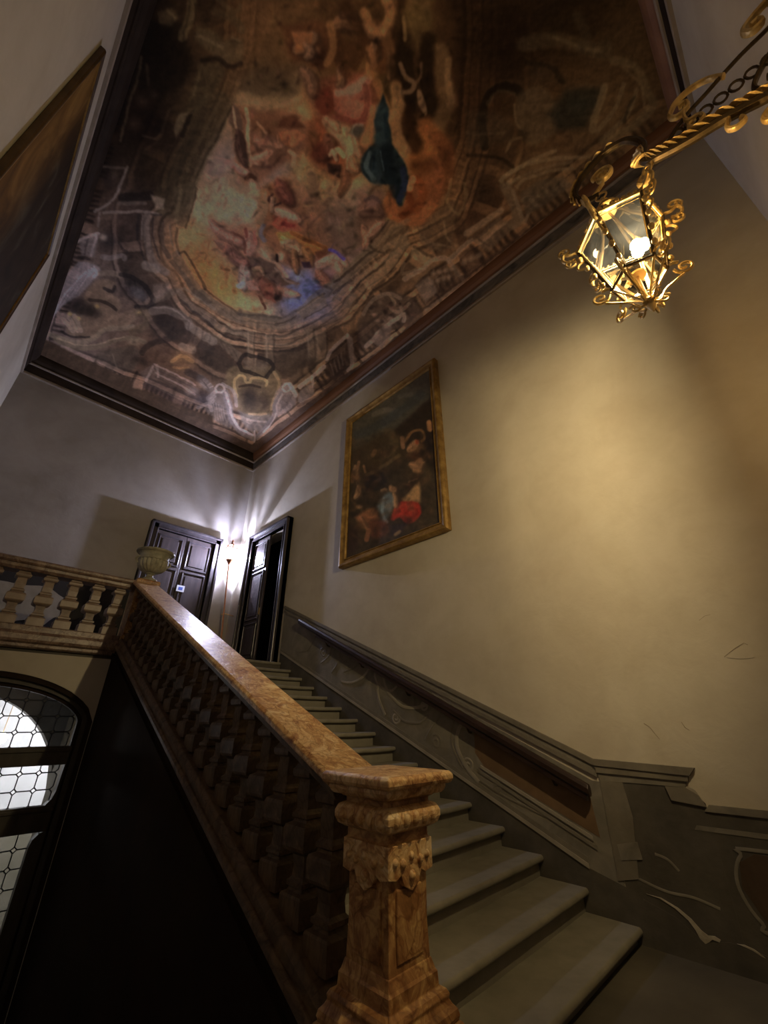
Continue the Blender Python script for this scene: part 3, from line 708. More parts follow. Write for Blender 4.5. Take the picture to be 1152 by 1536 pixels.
for sgn in (-1, 1):                            # stiles narrow the lower lights with a rounded shoulder
    x = AX + sgn * gh
    pts = [(0, ZB + .7), (.13, ZB + .7), (.13, .20), (.115, .27), (.07, .32), (0, .34)]
    MB().prism(pts, lambda p, q: (x - sgn * p, WY - .06, q), lambda p, q: (x - sgn * p, WY + .05, q)).build('stile', M['window_wood'], WIN)
    pts = [(0, .60), (.10, .60), (.05, .66), (.028, .74), (.02, 1.02), (0, 1.02)]
    MB().prism(pts, lambda p, q: (x - sgn * p, WY - .06, q), lambda p, q: (x - sgn * p, WY + .05, q)).build('stile', M['window_wood'], WIN)
# lead lattice: long octagons with small squares between them
PX, PZ, q = .190, .180, .030
oc = [(-PX / 2 + q, -PZ / 2), (PX / 2 - q, -PZ / 2), (PX / 2, -PZ / 2 + q), (PX / 2, PZ / 2 - q), (PX / 2 - q, PZ / 2), (-PX / 2 + q, PZ / 2), (-PX / 2, PZ / 2 - q), (-PX / 2, -PZ / 2 + q)]
ome = MB().prism(oc, lambda a, b: (a, -.003, b), lambda a, b: (a, .003, b)).mesh('leaded_pane'); ome.materials.append(M['pane'])
cames = MB(); smalls = MB()
def inside(x, z): return abs(x - AX) < gh + .02 and z < ASP + gr * max(0, 1 - ((x - AX) / gh) ** 2) ** .62 + .02
nx0 = int(math.ceil(gh / PX)) + 1
zs = []
for z0, z1 in ((1.225, 2.2), (.60, 1.02), (-1.9, .34)):
    rows = int(math.ceil((z1 - z0) / PZ)) + (0 if z0 > 0 else 0)
    for r in range(rows):
        zc = z0 + PZ / 2 + r * PZ - .02 if z0 > 0 else z1 - PZ / 2 - r * PZ + .03
        for i in range(-nx0, nx0 + 1):
            xc = AX + .02 + i * PX
            cx_ = min(max(xc, AX - gh + .001), AX + gh - .001)
            if not inside(xc, zc - PZ * .45): continue
            if zc + PZ / 2 < z0 - .02 or zc - PZ / 2 > z1 + .05: continue
            o = link('pane', ome, None, WIN); o.location = Vector((xc, WY, zc)) - WIN.location
            if xc < -.55: bpy.data.objects.remove(o); continue
            p3 = [(xc + a, WY, zc + b) for a, b in oc]
            for e in range(8):
                a, b = p3[e], p3[(e + 1) % 8]; cames.tube([a, b], .0065, 4)
            sx, sz = xc + PX / 2, zc + PZ / 2
            smalls.add([(sx - q, WY, sz), (sx, WY, sz - q), (sx + q, WY, sz), (sx, WY, sz + q)], [(0, 1, 2, 3)])
cames.build('lead_lattice', M['lead'], WIN)
tag(smalls.build('small_panes', M['pane'], WIN), kind='stuff')
# globe lamp hanging in the hall behind the glass
HLX, HLY, HLZ = 1.10, 10.6, 1.24
HL = tag(empty('hall_lamp', (HLX, HLY, HLZ)), 'glowing white globe lamp behind the leaded glass', 'lamp')
hall_glow = emit_mat('hall_lamp_glow', (1.0, .97, .97), HALL_POWER)
MB().ball((HLX, HLY, HLZ), .085, 20, 12).build('globe', hall_glow, HL, smooth=True)
MB().tube([(HLX, HLY, HLZ + .08), (HLX, HLY, 2.275)], .006, 8).build('stem', M['brass'], HL, smooth=True)
HL_FILL = tag(empty('hall_lamp', (2.35, 11.2, 1.5)), 'added globe lamp, unseen behind the inner arch pier, brightening the hall', 'lamp')  # added out of sight to brighten the panes without reaching the balusters
MB().ball((2.35, 11.2, 1.5), .15, 20, 12).build('globe', hall_glow, HL_FILL, smooth=True)
MB().tube([(2.35, 11.2, 1.64), (2.35, 11.2, 2.275)], .012, 8).build('stem', M['iron'], HL_FILL, smooth=True)

# ---------------------------------------------------------------- big hexagonal lantern
LX, LY = 2.2, -.017
ZT, ZM, ZF = 4.371, 3.899, 3.66
RT_, RM = .249, .147
TH = math.radians(106.6)
LAN = tag(empty('hexagonal_lantern', (LX, LY, ZF)), 'lit gilt hexagonal lantern with scrolled ironwork hanging from the bracket', 'lantern')
def hv(k, r, z, da=0): a = TH + k * PI / 3 + da; return Vector((LX + r * math.cos(a), LY + r * math.sin(a), z))
for k in range(6):
    MB().tube([hv(k, RT_, ZT), hv(k, RM, ZM)], .0105, 6).build('corner_bar', M['iron'], LAN)
    MB().tube([hv(k, RT_, ZT), hv(k + 1, RT_, ZT)], .0095, 6).build('top_rim_bar', M['gold'], LAN)
    MB().tube([hv(k, RM, ZM), hv(k + 1, RM, ZM)], .0095, 6).build('lower_rim_bar', M['iron'], LAN)
    MB().tube([hv(k, RM, ZM), (LX, LY, ZF + .03)], .007, 6).build('lower_bar', M['gold'], LAN)
    c = lambda *p: sum(p, Vector((0, 0, 0))) / len(p)
    quad = [hv(k, RT_ - .008, ZT - .008), hv(k + 1, RT_ - .008, ZT - .008), hv(k + 1, RM - .006, ZM + .006), hv(k, RM - .006, ZM + .006)]
    g = M[('glass_olive', 'glass_olive', 'glass_dim_front', 'glass_dim_right', 'glass_grey', 'glass')[k]]   # tints set per side to shape the light; darkest two dim the bracket side
    MB().add(quad, [(0, 1, 2, 3)]).build('pane', g, LAN)
    MB().add([hv(k, RM - .008, ZM - .004), hv(k + 1, RM - .008, ZM - .004), (LX, LY, ZF + .04)], [(0, 1, 2)]).build('lower_pane', M['glass_lower'], LAN)
    # thin gilt beading just inside each pane
    cc = c(*quad); b = MB()
    ins = [p + (cc - p) * .10 for p in quad]
    for e in range(4): b.tube([ins[e], ins[(e + 1) % 4]], .0032, 4)
    b.build('pane_beading', M['gold'], LAN)
    # pierced crest along the top rim
    cr_ = MB()
    for t in np.linspace(.1, .9, 7):
        p = hv(k, RT_, ZT) * (1 - t) + hv(k + 1, RT_, ZT) * t
        cr_.ball((p.x, p.y, p.z + .02 + .012 * (abs(t - .5) < .1)), .013, 8, 5, 1.4)
    cr_.build('rim_crest', M['gold'], LAN, smooth=True)
    # double S scroll at each upper corner, volute at each lower corner, in the radial plane
    a = TH + k * PI / 3
    def rad(pts): return [(LX + r * math.cos(a), LY + r * math.sin(a), z) for r, z in pts]
    b = MB()
    b.tube(rad(smooth_path([(RT_ - .01, ZT + .02), (RT_ + .04, ZT + .005), (RT_ + .085, ZT + .03), (RT_ + .10, ZT - .02), (RT_ + .07, ZT - .06), (RT_ + .03, ZT - .05)])), .011, 6)
    b.tube(rad(spiral((RT_ + .075, ZT + .055), .045, .010, -1.2, 1.3, 18)), .009, 6)
    b.tube(rad(spiral((RT_ + .055, ZT - .085), .042, .008, 1.4, -1.3, 18)), .009, 6)
    b.tube(rad(smooth_path([(RT_ - .02, ZT - .11), (RT_ + .02, ZT - .13), (RT_ + .03, ZT - .17), (RT_ - .03, ZT - .19)])), .008, 6)
    b.build('corner_scroll', M['gold'], LAN, smooth=True)
    b = MB()
    b.tube(rad(spiral((RM + .075, ZM - .035), .052, .010, PI, 1.35, 20)), .009, 6)
    b.tube(rad(smooth_path([(RM - .01, ZM + .01), (RM + .03, ZM + .025), (RM + .06, ZM + .015)])), .009, 6)
    b.tube(rad(smooth_path([(RM + .06, ZM - .09), (RM + .01, ZM - .12), (RM - .05, ZM - .16), (RM - .09, ZM - .22), (.02, ZF + .02)])), .0075, 6)
    b.tube(rad(spiral((.075, ZF + .015), .034, .008, .5, 1.2, 16)), .007, 6)
    b.build('lower_scroll', M['gold'], LAN, smooth=True)
    b = MB()
    for s_, (t, sz) in enumerate(((.18, .036), (.40, .030), (.62, .032), (.85, .030))):
        p = hv(k, RT_ + (RM - RT_) * t + .022, ZT + (ZM - ZT) * t)
        b.ball(p, sz * .55, 8, 6, 1.5)
    b.build('bar_leaves', M['gold'], LAN, smooth=True)
# solid roof, crown and finials
RP = ((RT_ - .004, ZT + .006), (.17, ZT + .09), (.12, ZT + .17), (.09, ZT + .24), (.055, ZT + .28))
for k in range(6):                                # glass roof between iron ribs, tinted to leak only a little light upwards
    for (r0, z0_), (r1, z1_) in zip(RP[:-1], RP[1:]):
        MB().add([hv(k, r0, z0_), hv(k + 1, r0, z0_), hv(k + 1, r1, z1_), hv(k, r1, z1_)], [(0, 1, 2, 3)]).build('roof_pane', M['glass_roof'], LAN)
    MB().tube([hv(k, r, z) for r, z in RP], .012, 6).build('roof_rib', M['iron'], LAN)
MB().lathe([(.05, ZT + .27), (.075, ZT + .29), (.075, ZT + .31), (.03, ZT + .33), (.02, ZT + .37), (.035, ZT + .39), (.02, ZT + .41), (.012, ZT + .45)], (LX, LY, 0), 16).build('crown', M['gold'], LAN, smooth=True)
MB().tube([(LX, LY + .035 * math.cos(i * PI / 8), ZT + .48 + .035 * math.sin(i * PI / 8)) for i in range(17)], .007, 6).build('hanging_ring', M['gold'], LAN, smooth=True)
MB().lathe([(.03, ZF + .05), (.035, ZF + .03), (.02, ZF + .01), (.026, ZF - .005), (.015, ZF - .03), (.004, ZF - .055)], (LX, LY, 0), 14).build('finial', M['gold'], LAN, smooth=True)
glow = emit_mat('lantern_bulb_glow', LANTERN_COLOR, LANTERN_POWER / 3)
for i in range(3):                                # cluster of three bulbs
    a = .6 + i * 2 * PI / 3; bx, by = LX + .026 * math.cos(a), LY - .068 + .026 * math.sin(a)
    MB().ball((bx, by, 4.15), .034, 16, 10, 1.3).build('bulb', glow, LAN, smooth=True)
    MB().tube([(bx, by, 4.19), (LX, LY - .068, 4.26)], .010, 8).build('lamp_holder', M['brass'], LAN, smooth=True)
MB().tube([(LX, LY - .068, 4.25), (LX, LY, ZT + .28)], .008, 8).build('lamp_rod', M['brass'], LAN, smooth=True)

MB().lathe([(.01, 3.925), (.045, 3.925), (.05, 3.935), (.042, 3.938), (.01, 3.932)], (LX, LY, 0), 20).build('downlight_shield', M['brass'], LAN, smooth=True)  # added disc that blocks part of the lamp's downward light
MB().tube([(LX, LY, ZF + .04), (LX, LY, 3.93)], .008, 6).build('shield_stem', M['brass'], LAN)

# ---------------------------------------------------------------- bracket that carries it
BR = tag(empty('lantern_bracket', (LX, YF, 4.6)), 'long wrought-iron wall bracket with gilt leaves and scrolls', 'bracket')
def bp_(pts, x=LX): return [(x, y, z) for y, z in pts]
arm = smooth_path([(YF + .002, 4.53), (-1.0, 4.575), (-.864, 4.626), (-.694, 4.70), (-.531, 4.74), (-.40, 4.79), (-.325, 4.83), (-.297, 4.91), (-.335, 5.02), (-.32, 5.12), (-.25, 5.235), (-.11, 5.267), (.02, 5.214), (.10, 5.13), (.118, 5.04), (.085, 4.945), (.03, 4.90), (-.012, 4.885)], 6)
nA = len(arm)
MB().tube(bp_(arm), [.034 - .016 * i / nA for i in range(nA)], 8).build('arm', M['iron'], BR, smooth=True)
for j, i in enumerate(range(4, 42, 2)):          # acanthus leaves lapped along the front of the arm
    y, z = arm[i]; t = Vector((0, arm[i + 1][0] - arm[i - 1][0], arm[i + 1][1] - arm[i - 1][1])).normalized()
    nrm = Vector((0, -t.z, t.y))
    b = MB()
    L, wd = .15, .05
    base = Vector((LX, y, z)) - nrm * .012
    rings = []
    for s in range(7):
        u = s / 6; ww = wd * math.sin(PI * (.12 + .83 * u)) + .002
        p = base + t * (L * u) + nrm * (.050 * math.sin(PI * u * .9) + .03 * u * u)
        rings.append([p + Vector((-ww, 0, 0)) - nrm * .004, p + nrm * .006, p + Vector((ww, 0, 0)) - nrm * .004, p - nrm * .010])
    b.loft([[tuple(v) for v in r] for r in rings])
    b.build('acanthus_leaf', M['gold'], BR, smooth=True)
for y0_, i0 in ((0, 66),):
    for i in range(62, 92, 3):
        y, z = arm[i]; t = Vector((0, arm[i + 1][0] - arm[i - 1][0], arm[i + 1][1] - arm[i - 1][1])).normalized(); nrm = Vector((0, -t.z, t.y))
        rings = []
        for s in range(6):
            u = s / 5; ww = .036 * math.sin(PI * (.12 + .83 * u)) + .002
            p = Vector((LX, y, z)) + t * (.075 * u) + nrm * (.016 + .012 * u * u)
            rings.append([p + Vector((-ww, 0, 0)), p + nrm * .006, p + Vector((ww, 0, 0)), p - nrm * .008])
        MB().loft([[tuple(v) for v in r] for r in rings]).build('acanthus_leaf', M['gold'], BR, smooth=True)
bar = smooth_path([(YF + .002, 5.22), (-1.03, 5.17), (-.916, 5.14), (-.786, 5.085), (-.694, 5.04), (-.60, 5.0), (-.50, 4.93), (-.42, 4.84)], 6)
MB().tube(bp_(bar), .013, 8).build('upper_bar', M['iron'], BR, smooth=True)
for nm, pts, r, mt in (
        ('scroll', smooth_path([(-.80, 5.07), (-.74, 5.16), (-.66, 5.20), (-.57, 5.18), (-.515, 5.10), (-.54, 5.04), (-.60, 5.05), (-.61, 5.11), (-.57, 5.12)]), .014, 'gold'),
        ('scroll', smooth_path([(-.59, 5.07), (-.565, 4.98), (-.57, 4.92), (-.62, 4.90), (-.63, 4.85), (-.585, 4.82), (-.555, 4.86), (-.58, 4.88)]), .013, 'gold'),
        ('scroll', smooth_path([(-.90, 4.62), (-.80, 4.70), (-.71, 4.68), (-.675, 4.61), (-.70, 4.565), (-.745, 4.575), (-.74, 4.615)]), .013, 'gold'),
        ('scroll', smooth_path([(-1.0, 4.56), (-.88, 4.545), (-.805, 4.50), (-.80, 4.45), (-.84, 4.43), (-.87, 4.47), (-.84, 4.49)]), .013, 'gold'),
        ('scroll', smooth_path([(YF, 5.42), (-1.10, 5.41), (-1.02, 5.37), (-.975, 5.32), (-1.0, 5.255), (-1.05, 5.27), (-1.045, 5.315), (-1.01, 5.31)]), .016, 'gold'),
        ('scroll', smooth_path([(YF, 5.05), (-1.05, 5.0), (-.95, 4.92), (-.86, 4.80), (-.86, 4.72), (-.92, 4.70), (-.95, 4.75), (-.91, 4.78)]), .014, 'iron'),
        ('scroll', spiral((-.075, 5.045), .075, .018, .5, 1.4), .014, 'gold'),
        ('scroll', smooth_path([(-.06, 4.97), (-.01, 4.93), (.03, 4.90)]), .011, 'gold'),
        ('scroll', smooth_path([(-.34, 4.82), (-.30, 4.76), (-.25, 4.73), (-.22, 4.69), (-.24, 4.65), (-.28, 4.66), (-.275, 4.70)]), .012, 'gold')):
    MB().tube(bp_(pts), r, 8, (0, 1.6)).build(nm, M[mt], BR, smooth=True)
b = MB()
for i in range(9):                                # pierced plate between the two bars
    t = i / 8; y = -1.12 + .62 * t; z = (4.62 + .17 * t) * .45 + (5.19 - .22 * t) * .55
    b.tube([(LX + .004, y + .032 * math.cos(a_), z + .045 * math.sin(a_)) for a_ in np.linspace(0, 2 * PI, 13)], .008, 5)
b.build('pierced_rings', M['iron'], BR, smooth=True)
MB().box(LX - .05, LX + .05, YF, YF + .02, 4.40, 5.50).build('wall_plate', M['iron'], BR, bevel=.006)

# ---------------------------------------------------------------- lantern on a pole in the far corner
QX, QY, QZ = 3.99, 9.20, 5.13
PL = tag(empty('pole_lantern', (4.27, 9.47, 3.0)), 'bright lantern on a slim copper pole between the two doors', 'lantern')
FX, FY = 4.27, 9.47
MB().tube([(QX, QY, QZ - .24), (QX + (FX - QX) * .5, QY + (FY - QY) * .5, (QZ - .24 + 3.0) / 2), (FX, FY, 3.0)], .017, 8).build('pole', M['copper'], PL, smooth=True)
MB().ball((FX, FY, 3.0), .035, 10, 6).build('pole_foot', M['copper'], PL, smooth=True)
MB().tube([(XR - .005, YB - .30, 3.72), (4.19, 9.39, 3.76), (4.10, 9.36, 3.72)], .012, 6).build('holder', M['brass'], PL, smooth=True)
MB().tube([(XR - .005, YB - .12, 3.1), (FX, FY, 3.06)], .012, 6).build('holder', M['brass'], PL, smooth=True)
def qv(k, r, z): a = .35 + k * PI / 3; return (QX + r * math.cos(a), QY + r * math.sin(a), z)
for k in range(6):
    MB().tube([qv(k, .125, QZ + .16), qv(k, .075, QZ - .14)], .009, 5).build('corner_bar', M['copper'], PL)
    MB().tube([qv(k, .125, QZ + .16), qv(k + 1, .125, QZ + .16)], .009, 5).build('rim_bar', M['copper'], PL)
    MB().tube([qv(k, .075, QZ - .14), qv(k + 1, .075, QZ - .14)], .009, 5).build('rim_bar', M['copper'], PL)
    MB().add([qv(k, .12, QZ + .155), qv(k + 1, .12, QZ + .155), qv(k + 1, .072, QZ - .135), qv(k, .072, QZ - .135)], [(0, 1, 2, 3)]).build('pane', M['glass'], PL)
    b = MB(); a = .35 + k * PI / 3
    b.tube([(QX + r * math.cos(a), QY + r * math.sin(a), z) for r, z in spiral((.145, QZ + .185), .028, .006, 0, 1.2, 14)], .007, 5)
    b.build('rim_scroll', M['copper'], PL, smooth=True)
MB().loft([[qv(k, r, z) for k in range(6)] for r, z in ((.058, QZ + .25), (.05, QZ + .265), (.03, QZ + .30))]).build('cap', M['copper'], PL)
for k in range(6): MB().tube([qv(k, .125, QZ + .165), qv(k, .105, QZ + .21), qv(k, .055, QZ + .255)], .011, 5).build('crown_rib', M['copper'], PL)
MB().lathe([(.028, QZ + .29), (.02, QZ + .32), (.03, QZ + .335), (.006, QZ + .40)], (QX, QY, 0), 10).build('finial', M['copper'], PL, smooth=True)
MB().lathe([(.01, QZ - .26), (.03, QZ - .24), (.05, QZ - .19), (.08, QZ - .15), (.08, QZ - .135)], (QX, QY, 0), 12).build('cup', M['copper'], PL, smooth=True)
MB().ball((QX, QY, QZ + .02), .026, 16, 10, 1.2).build('bulb', emit_mat('corner_bulb_glow', CORNER_COLOR, CORNER_POWER), PL, smooth=True)

# ---------------------------------------------------------------- framed paintings
def frame_parts(root, side, y0, y1, z0, z1, xw, mats, fs=1.0):
    """four mitred mouldings: side=+1 hangs on the right wall (faces -x), -1 on the left wall"""
    prof = [(0, .0, 'd'), (0, .085, 'd'), (.02, .115, 'g'), (.05, .12, 'g'), (.075, .095, 'd'), (.10, .085, 'g'), (.125, .075, 'g'), (.14, .05, 'g'), (.14, .0, 'd')]
    prof = [(p * fs, d * (1 if fs == 1 else .45), m_) for p, d, m_ in prof]
    P = lambda y, z, d: (xw - side * d, y, z)
    cs = [((y0, z0), (1, 1)), ((y1, z0), (-1, 1)), ((y1, z1), (-1, -1)), ((y0, z1), (1, -1))]
    for e in range(4):
        (a, sa), (b, sb) = cs[e], cs[(e + 1) % 4]
        r = []
        for i, mname in ((0, None),):
            ringA = [P(a[0] + sa[0] * p, a[1] + sa[1] * p, d) for p, d, _ in prof]
            ringB = [P(b[0] + sb[0] * p, b[1] + sb[1] * p, d) for p, d, _ in prof]
        MB().loft([ringA, ringB]).build('frame_side', M[mats[0]], root, bevel=.004)
        # gilt inner slip
        i0, i1 = .128 * fs, .155 * fs
        q = [(i0, .052), (i0, .085), (i0 + .012, .09), (i1, .07), (i1, .052)]
        q = [(p, d * (1 if fs == 1 else .45)) for p, d in q]
        MB().loft([[P(a[0] + sa[0] * p, a[1] + sa[1] * p, d) for p, d in q], [P(b[0] + sb[0] * p, b[1] + sb[1] * p, d) for p, d in q]]).build('gilt_slip', M[mats[1]], root)
PY0, PY1, PZ0, PZ1 = 2.98, 5.36, 3.90, 7.24
PIC = tag(empty('framed_painting', (XR, (PY0 + PY1) / 2, PZ0)), 'tall gilt-framed dark painting with a red-draped figure on the ochre wall', 'painting')
frame_parts(PIC, 1, PY0, PY1, PZ0, PZ1, XR - .003, ('frame_gold', 'frame_gold'))
PIC2 = tag(empty('framed_painting', (XL, 4.3, 4.2)), 'large dark painting in a brown frame high on the far left wall', 'painting')
frame_parts(PIC2, -1, 2.93, 5.70, 4.2, 7.28, XL + .003, ('frame_dark', 'frame_gold'), .5)
MB().box(XL + .006, XL + .028, 2.99, 5.64, 4.26, 7.22).build('canvas', M['canvas_dark'], PIC2)
# ---------------------------------------------------------------- painted surfaces
# The fresco and the canvas are drawn with brush strokes on a flat "cartoon" sheet; the sheet is then laid
# on the finely divided ceiling (or canvas) plane and the pigment is stored per vertex.
rng = np.random.default_rng(11)
def vnoise(x, y, seed):
    r = np.random.default_rng(seed).random((256, 256)).astype(np.float32)
    xi, yi = np.floor(x).astype(int), np.floor(y).astype(int); fx, fy = x - xi, y - yi
    fx = fx * fx * (3 - 2 * fx); fy = fy * fy * (3 - 2 * fy)
    g = lambda a, b: r[(xi + a) & 255, (yi + b) & 255]
    return (g(0, 0) * (1 - fx) + g(1, 0) * fx) * (1 - fy) + (g(0, 1) * (1 - fx) + g(1, 1) * fx) * fy
def fbm(x, y, s, seed=1, o=4):
    v = 0; a = .5; t = 0
    for k in range(o):
        v = v + a * vnoise(x / s * 2 ** k + 17 * k, y / s * 2 ** k + 31 * k, seed + k); t += a; a *= .5
    return v / t

class Sheet:
    def __init__(s, X, Y, base, warp=3.0):
        s.X = X + warp * ((fbm(X, Y, 26, 5) - .5) * 2.4 + (fbm(X, Y, 8, 15) - .5)); s.Y = Y + warp * ((fbm(X, Y, 26, 9) - .5) * 2.4 + (fbm(X, Y, 8, 19) - .5))
        s.col = np.tile(np.array(base, np.float32), (len(X), 1))
        s.t = lambda p: p
        # spatial buckets for speed
        s.order = np.argsort(s.Y); s.Ys = s.Y[s.order]
    def frame(s, x0, y0, k): s.t = lambda p: (x0 + p[0] / k, y0 + p[1] / k); s.k = k
    def sel(s, P, pad):
        lo, hi = P.min(0) - pad, P.max(0) + pad
        a, b = np.searchsorted(s.Ys, lo[1]), np.searchsorted(s.Ys, hi[1])
        idx = s.order[a:b]; x = s.X[idx]; return idx[(x > lo[0]) & (x < hi[0])]
    amt = 1.0
    def lay(s, idx, al, c):
        al = al[:, None] * s.amt; s.col[idx] = s.col[idx] * (1 - al) + np.array(c, np.float32) * al
    def seg(s, idx, P, W):
        x, y = s.X[idx], s.Y[idx]; best = np.full(len(idx), 1e9); 
        for i in range(len(P) - 1):
            a, b = P[i], P[i + 1]; d = b - a; L = max(1e-6, d @ d)
            t = np.clip(((x - a[0]) * d[0] + (y - a[1]) * d[1]) / L, 0, 1)
            w = W[i] + (W[i + 1] - W[i]) * t
            best = np.minimum(best, np.hypot(x - a[0] - t * d[0], y - a[1] - t * d[1]) / np.maximum(w, .3))
        return best
    def stroke(s, pts, w, c, al=1.0, soft=.45, taper=False, sm=4):
        P = np.array([s.t(p) for p in (smooth_path(pts, sm) if len(pts) > 2 and sm else pts)], float); w = w / s.k
        n = len(P); W = np.full(n, w / 2.0)
        if taper: W = W * (.25 + .75 * np.sin(np.pi * np.linspace(.08, .92, n)))
        idx = s.sel(P, w)
        if len(idx) == 0: return
        d = s.seg(idx, P, W); s.lay(idx, al * np.clip((1 + soft - d) / max(soft, .01), 0, 1) ** 1.3 * (d < 1 + soft), c)
    def poly(s, pts, c, al=1.0, soft=2.0, sm=0):
        P = np.array([s.t(p) for p in (smooth_path(list(pts) + [pts[0]], sm) if sm else pts)], float)
        idx = s.sel(P, soft * .6 + 1)
        if len(idx) == 0: return
        x, y = s.X[idx], s.Y[idx]; ins = np.zeros(len(idx), bool); dm = np.full(len(idx), 1e9); n = len(P)
        for i in range(n):
            a, b = P[i], P[(i + 1) % n]
            cnd = (a[1] > y) != (b[1] > y)
            with np.errstate(divide='ignore', invalid='ignore'):
                ins ^= cnd & (x < (b[0] - a[0]) * (y - a[1]) / (b[1] - a[1] + 1e-12) + a[0])
            d = b - a; L = max(1e-6, d @ d); t = np.clip(((x - a[0]) * d[0] + (y - a[1]) * d[1]) / L, 0, 1)
            dm = np.minimum(dm, np.hypot(x - a[0] - t * d[0], y - a[1] - t * d[1]))
        sd = np.where(ins, dm, -dm); a_ = np.clip(sd / soft + .5, 0, 1); s.lay(idx, al * a_ * a_ * (3 - 2 * a_), c)
    def blob(s, p, rx, ry, ang, c, al=1.0, hard=1.0):
        q = np.array([s.t(p)]); rx, ry = rx / s.k, ry / s.k; R = max(rx, ry) * 2.2
        idx = s.sel(q, R)
        if len(idx) == 0: return
        ca, sa = math.cos(math.radians(ang)), math.sin(math.radians(ang)); x, y = s.X[idx] - q[0, 0], s.Y[idx] - q[0, 1]
        r2 = ((x * ca + y * sa) / rx) ** 2 + ((-x * sa + y * ca) / ry) ** 2
        s.lay(idx, al * np.exp(-r2 ** hard * 1.2), c)
    def limb(s, pts, w, c, al=1.0):
        """rounded form: dark contour, body tone, lit ridge"""
        c = np.array(c, float)
        P = smooth_path(pts, 3) if len(pts) > 2 else pts
        g = c.mean() * np.array((1.12, 1.0, .86)); c = (c * .72 + g * .28) * .92; w = w * 1.18
        off = w * .22
        s.stroke([(x + off, y + off * .8) for x, y in pts], w * 1.15, c * .45, .6 * al, .7, True)
        s.stroke(pts, w * .95, c * .82, .85 * al, .55, True)
        off = w * .14; s.stroke([(x - off, y - off) for x, y in pts], w * .34, np.minimum(255, c * 1.2), .45 * al, 1.0, True)
        for i in range(len(P) - 1):                      # broken muscle tones across the form
            if rng.random() < .8:
                a, b = np.array(P[i], float), np.array(P[i + 1], float); m_ = a + (b - a) * rng.random(); d = rng.normal(size=2); d /= np.hypot(*d)
                q = m_ + rng.normal(size=2) * w * .22
                s.stroke([tuple(q - d * w * .3), tuple(q + d * w * .3)], w * .2, c * (rng.choice((.55, .68, 1.12))), .55 * al, .8, True, 0)
    def fold(s, pts, w, light, dark, n=3):
        """drapery: parallel light and dark strokes"""
        for i in range(n):
            o = (i - (n - 1) / 2) * w
            s.stroke([(x + o, y + o * .4) for x, y in pts], w * .75, dark, .7, .6, True)
            s.stroke([(x + o - w * .25, y + o * .4 - w * .2) for x, y in pts], w * .4, light, .7, .8, True)
    def soften(s, k):
        g = s.col.reshape(s.shape[0], s.shape[1], 3)
        for _ in range(k):
            for ax in (0, 1): g = .5 * g + .25 * (np.roll(g, 1, ax) + np.roll(g, -1, ax))
        s.col = g.reshape(-1, 3)
    def blur(s, r):
        g = s.col.reshape(s.shape[0], s.shape[1], 3).astype(np.float64)
        for _ in range(2):
            for ax in (0, 1):
                p = np.pad(g, [(r + 1, r) if a == ax else (0, 0) for a in range(3)], 'edge').cumsum(ax)
                n_ = g.shape[ax]; g = (np.take(p, np.arange(2 * r + 1, 2 * r + 1 + n_), ax) - np.take(p, np.arange(0, n_), ax)) / (2 * r + 1)
        return g.reshape(-1, 3).astype(np.float32)
    def pigment(s, gain, gamma=1.0, cap=.85):
        c = np.clip(s.col / 255.0, 0, 1); lin = np.where(c <= .04045, c / 12.92, ((c + .055) / 1.055) ** 2.4)
        p = lin ** (gamma * 1.36) * np.array(gain) * 2.5; return np.clip(p / (1 + .35 * p.max(1, keepdims=True)), 0, cap)

def painted_grid(name, to_world, a0, a1, b0, b1, na, nb, H, mat, parent=None, base=(32, 26, 18), warp=2.2, painter=None, gain=(3, 3, 3), gamma=1.0, flip=False, off=(0, 0, 0)):
    A, B_ = np.meshgrid(np.linspace(a0, a1, na), np.linspace(b0, b1, nb), indexing='ij'); A = A.ravel(); B_ = B_.ravel()
    D = H[2][0] * A + H[2][1] * B_ + H[2][2]
    sh = Sheet((H[0][0] * A + H[0][1] * B_ + H[0][2]) / D, (H[1][0] * A + H[1][1] * B_ + H[1][2]) / D, base, warp)
    sh.shape = (na, nb); painter(sh)
    co = np.empty((len(A), 3), np.float32); wx = to_world(A, B_)
    for i in range(3): co[:, i] = wx[i] - off[i]
    i, j = np.meshgrid(np.arange(na - 1), np.arange(nb - 1), indexing='ij'); v = (i * nb + j).ravel()
    q = np.stack([v, v + 1, v + nb + 1, v + nb] if not flip else [v, v + nb, v + nb + 1, v + 1], 1).astype(np.int32)
    me = bpy.data.meshes.new(name); me.vertices.add(len(A)); me.vertices.foreach_set('co', co.ravel())
    me.loops.add(q.size); me.loops.foreach_set('vertex_index', q.ravel())
    me.polygons.add(len(q)); me.polygons.foreach_set('loop_start', np.arange(0, q.size, 4, dtype=np.int32))
    try: me.polygons.foreach_set('loop_total', np.full(len(q), 4, np.int32))
    except Exception: pass
    me.update(calc_edges=True)
    at = me.color_attributes.new('pigment', 'FLOAT_COLOR', 'POINT')
    rgba = np.ones((len(A), 4), np.float32); rgba[:, :3] = sh.pigment(gain, gamma); at.data.foreach_set('color', rgba.ravel())
    o = link(name, me, mat, parent); return o

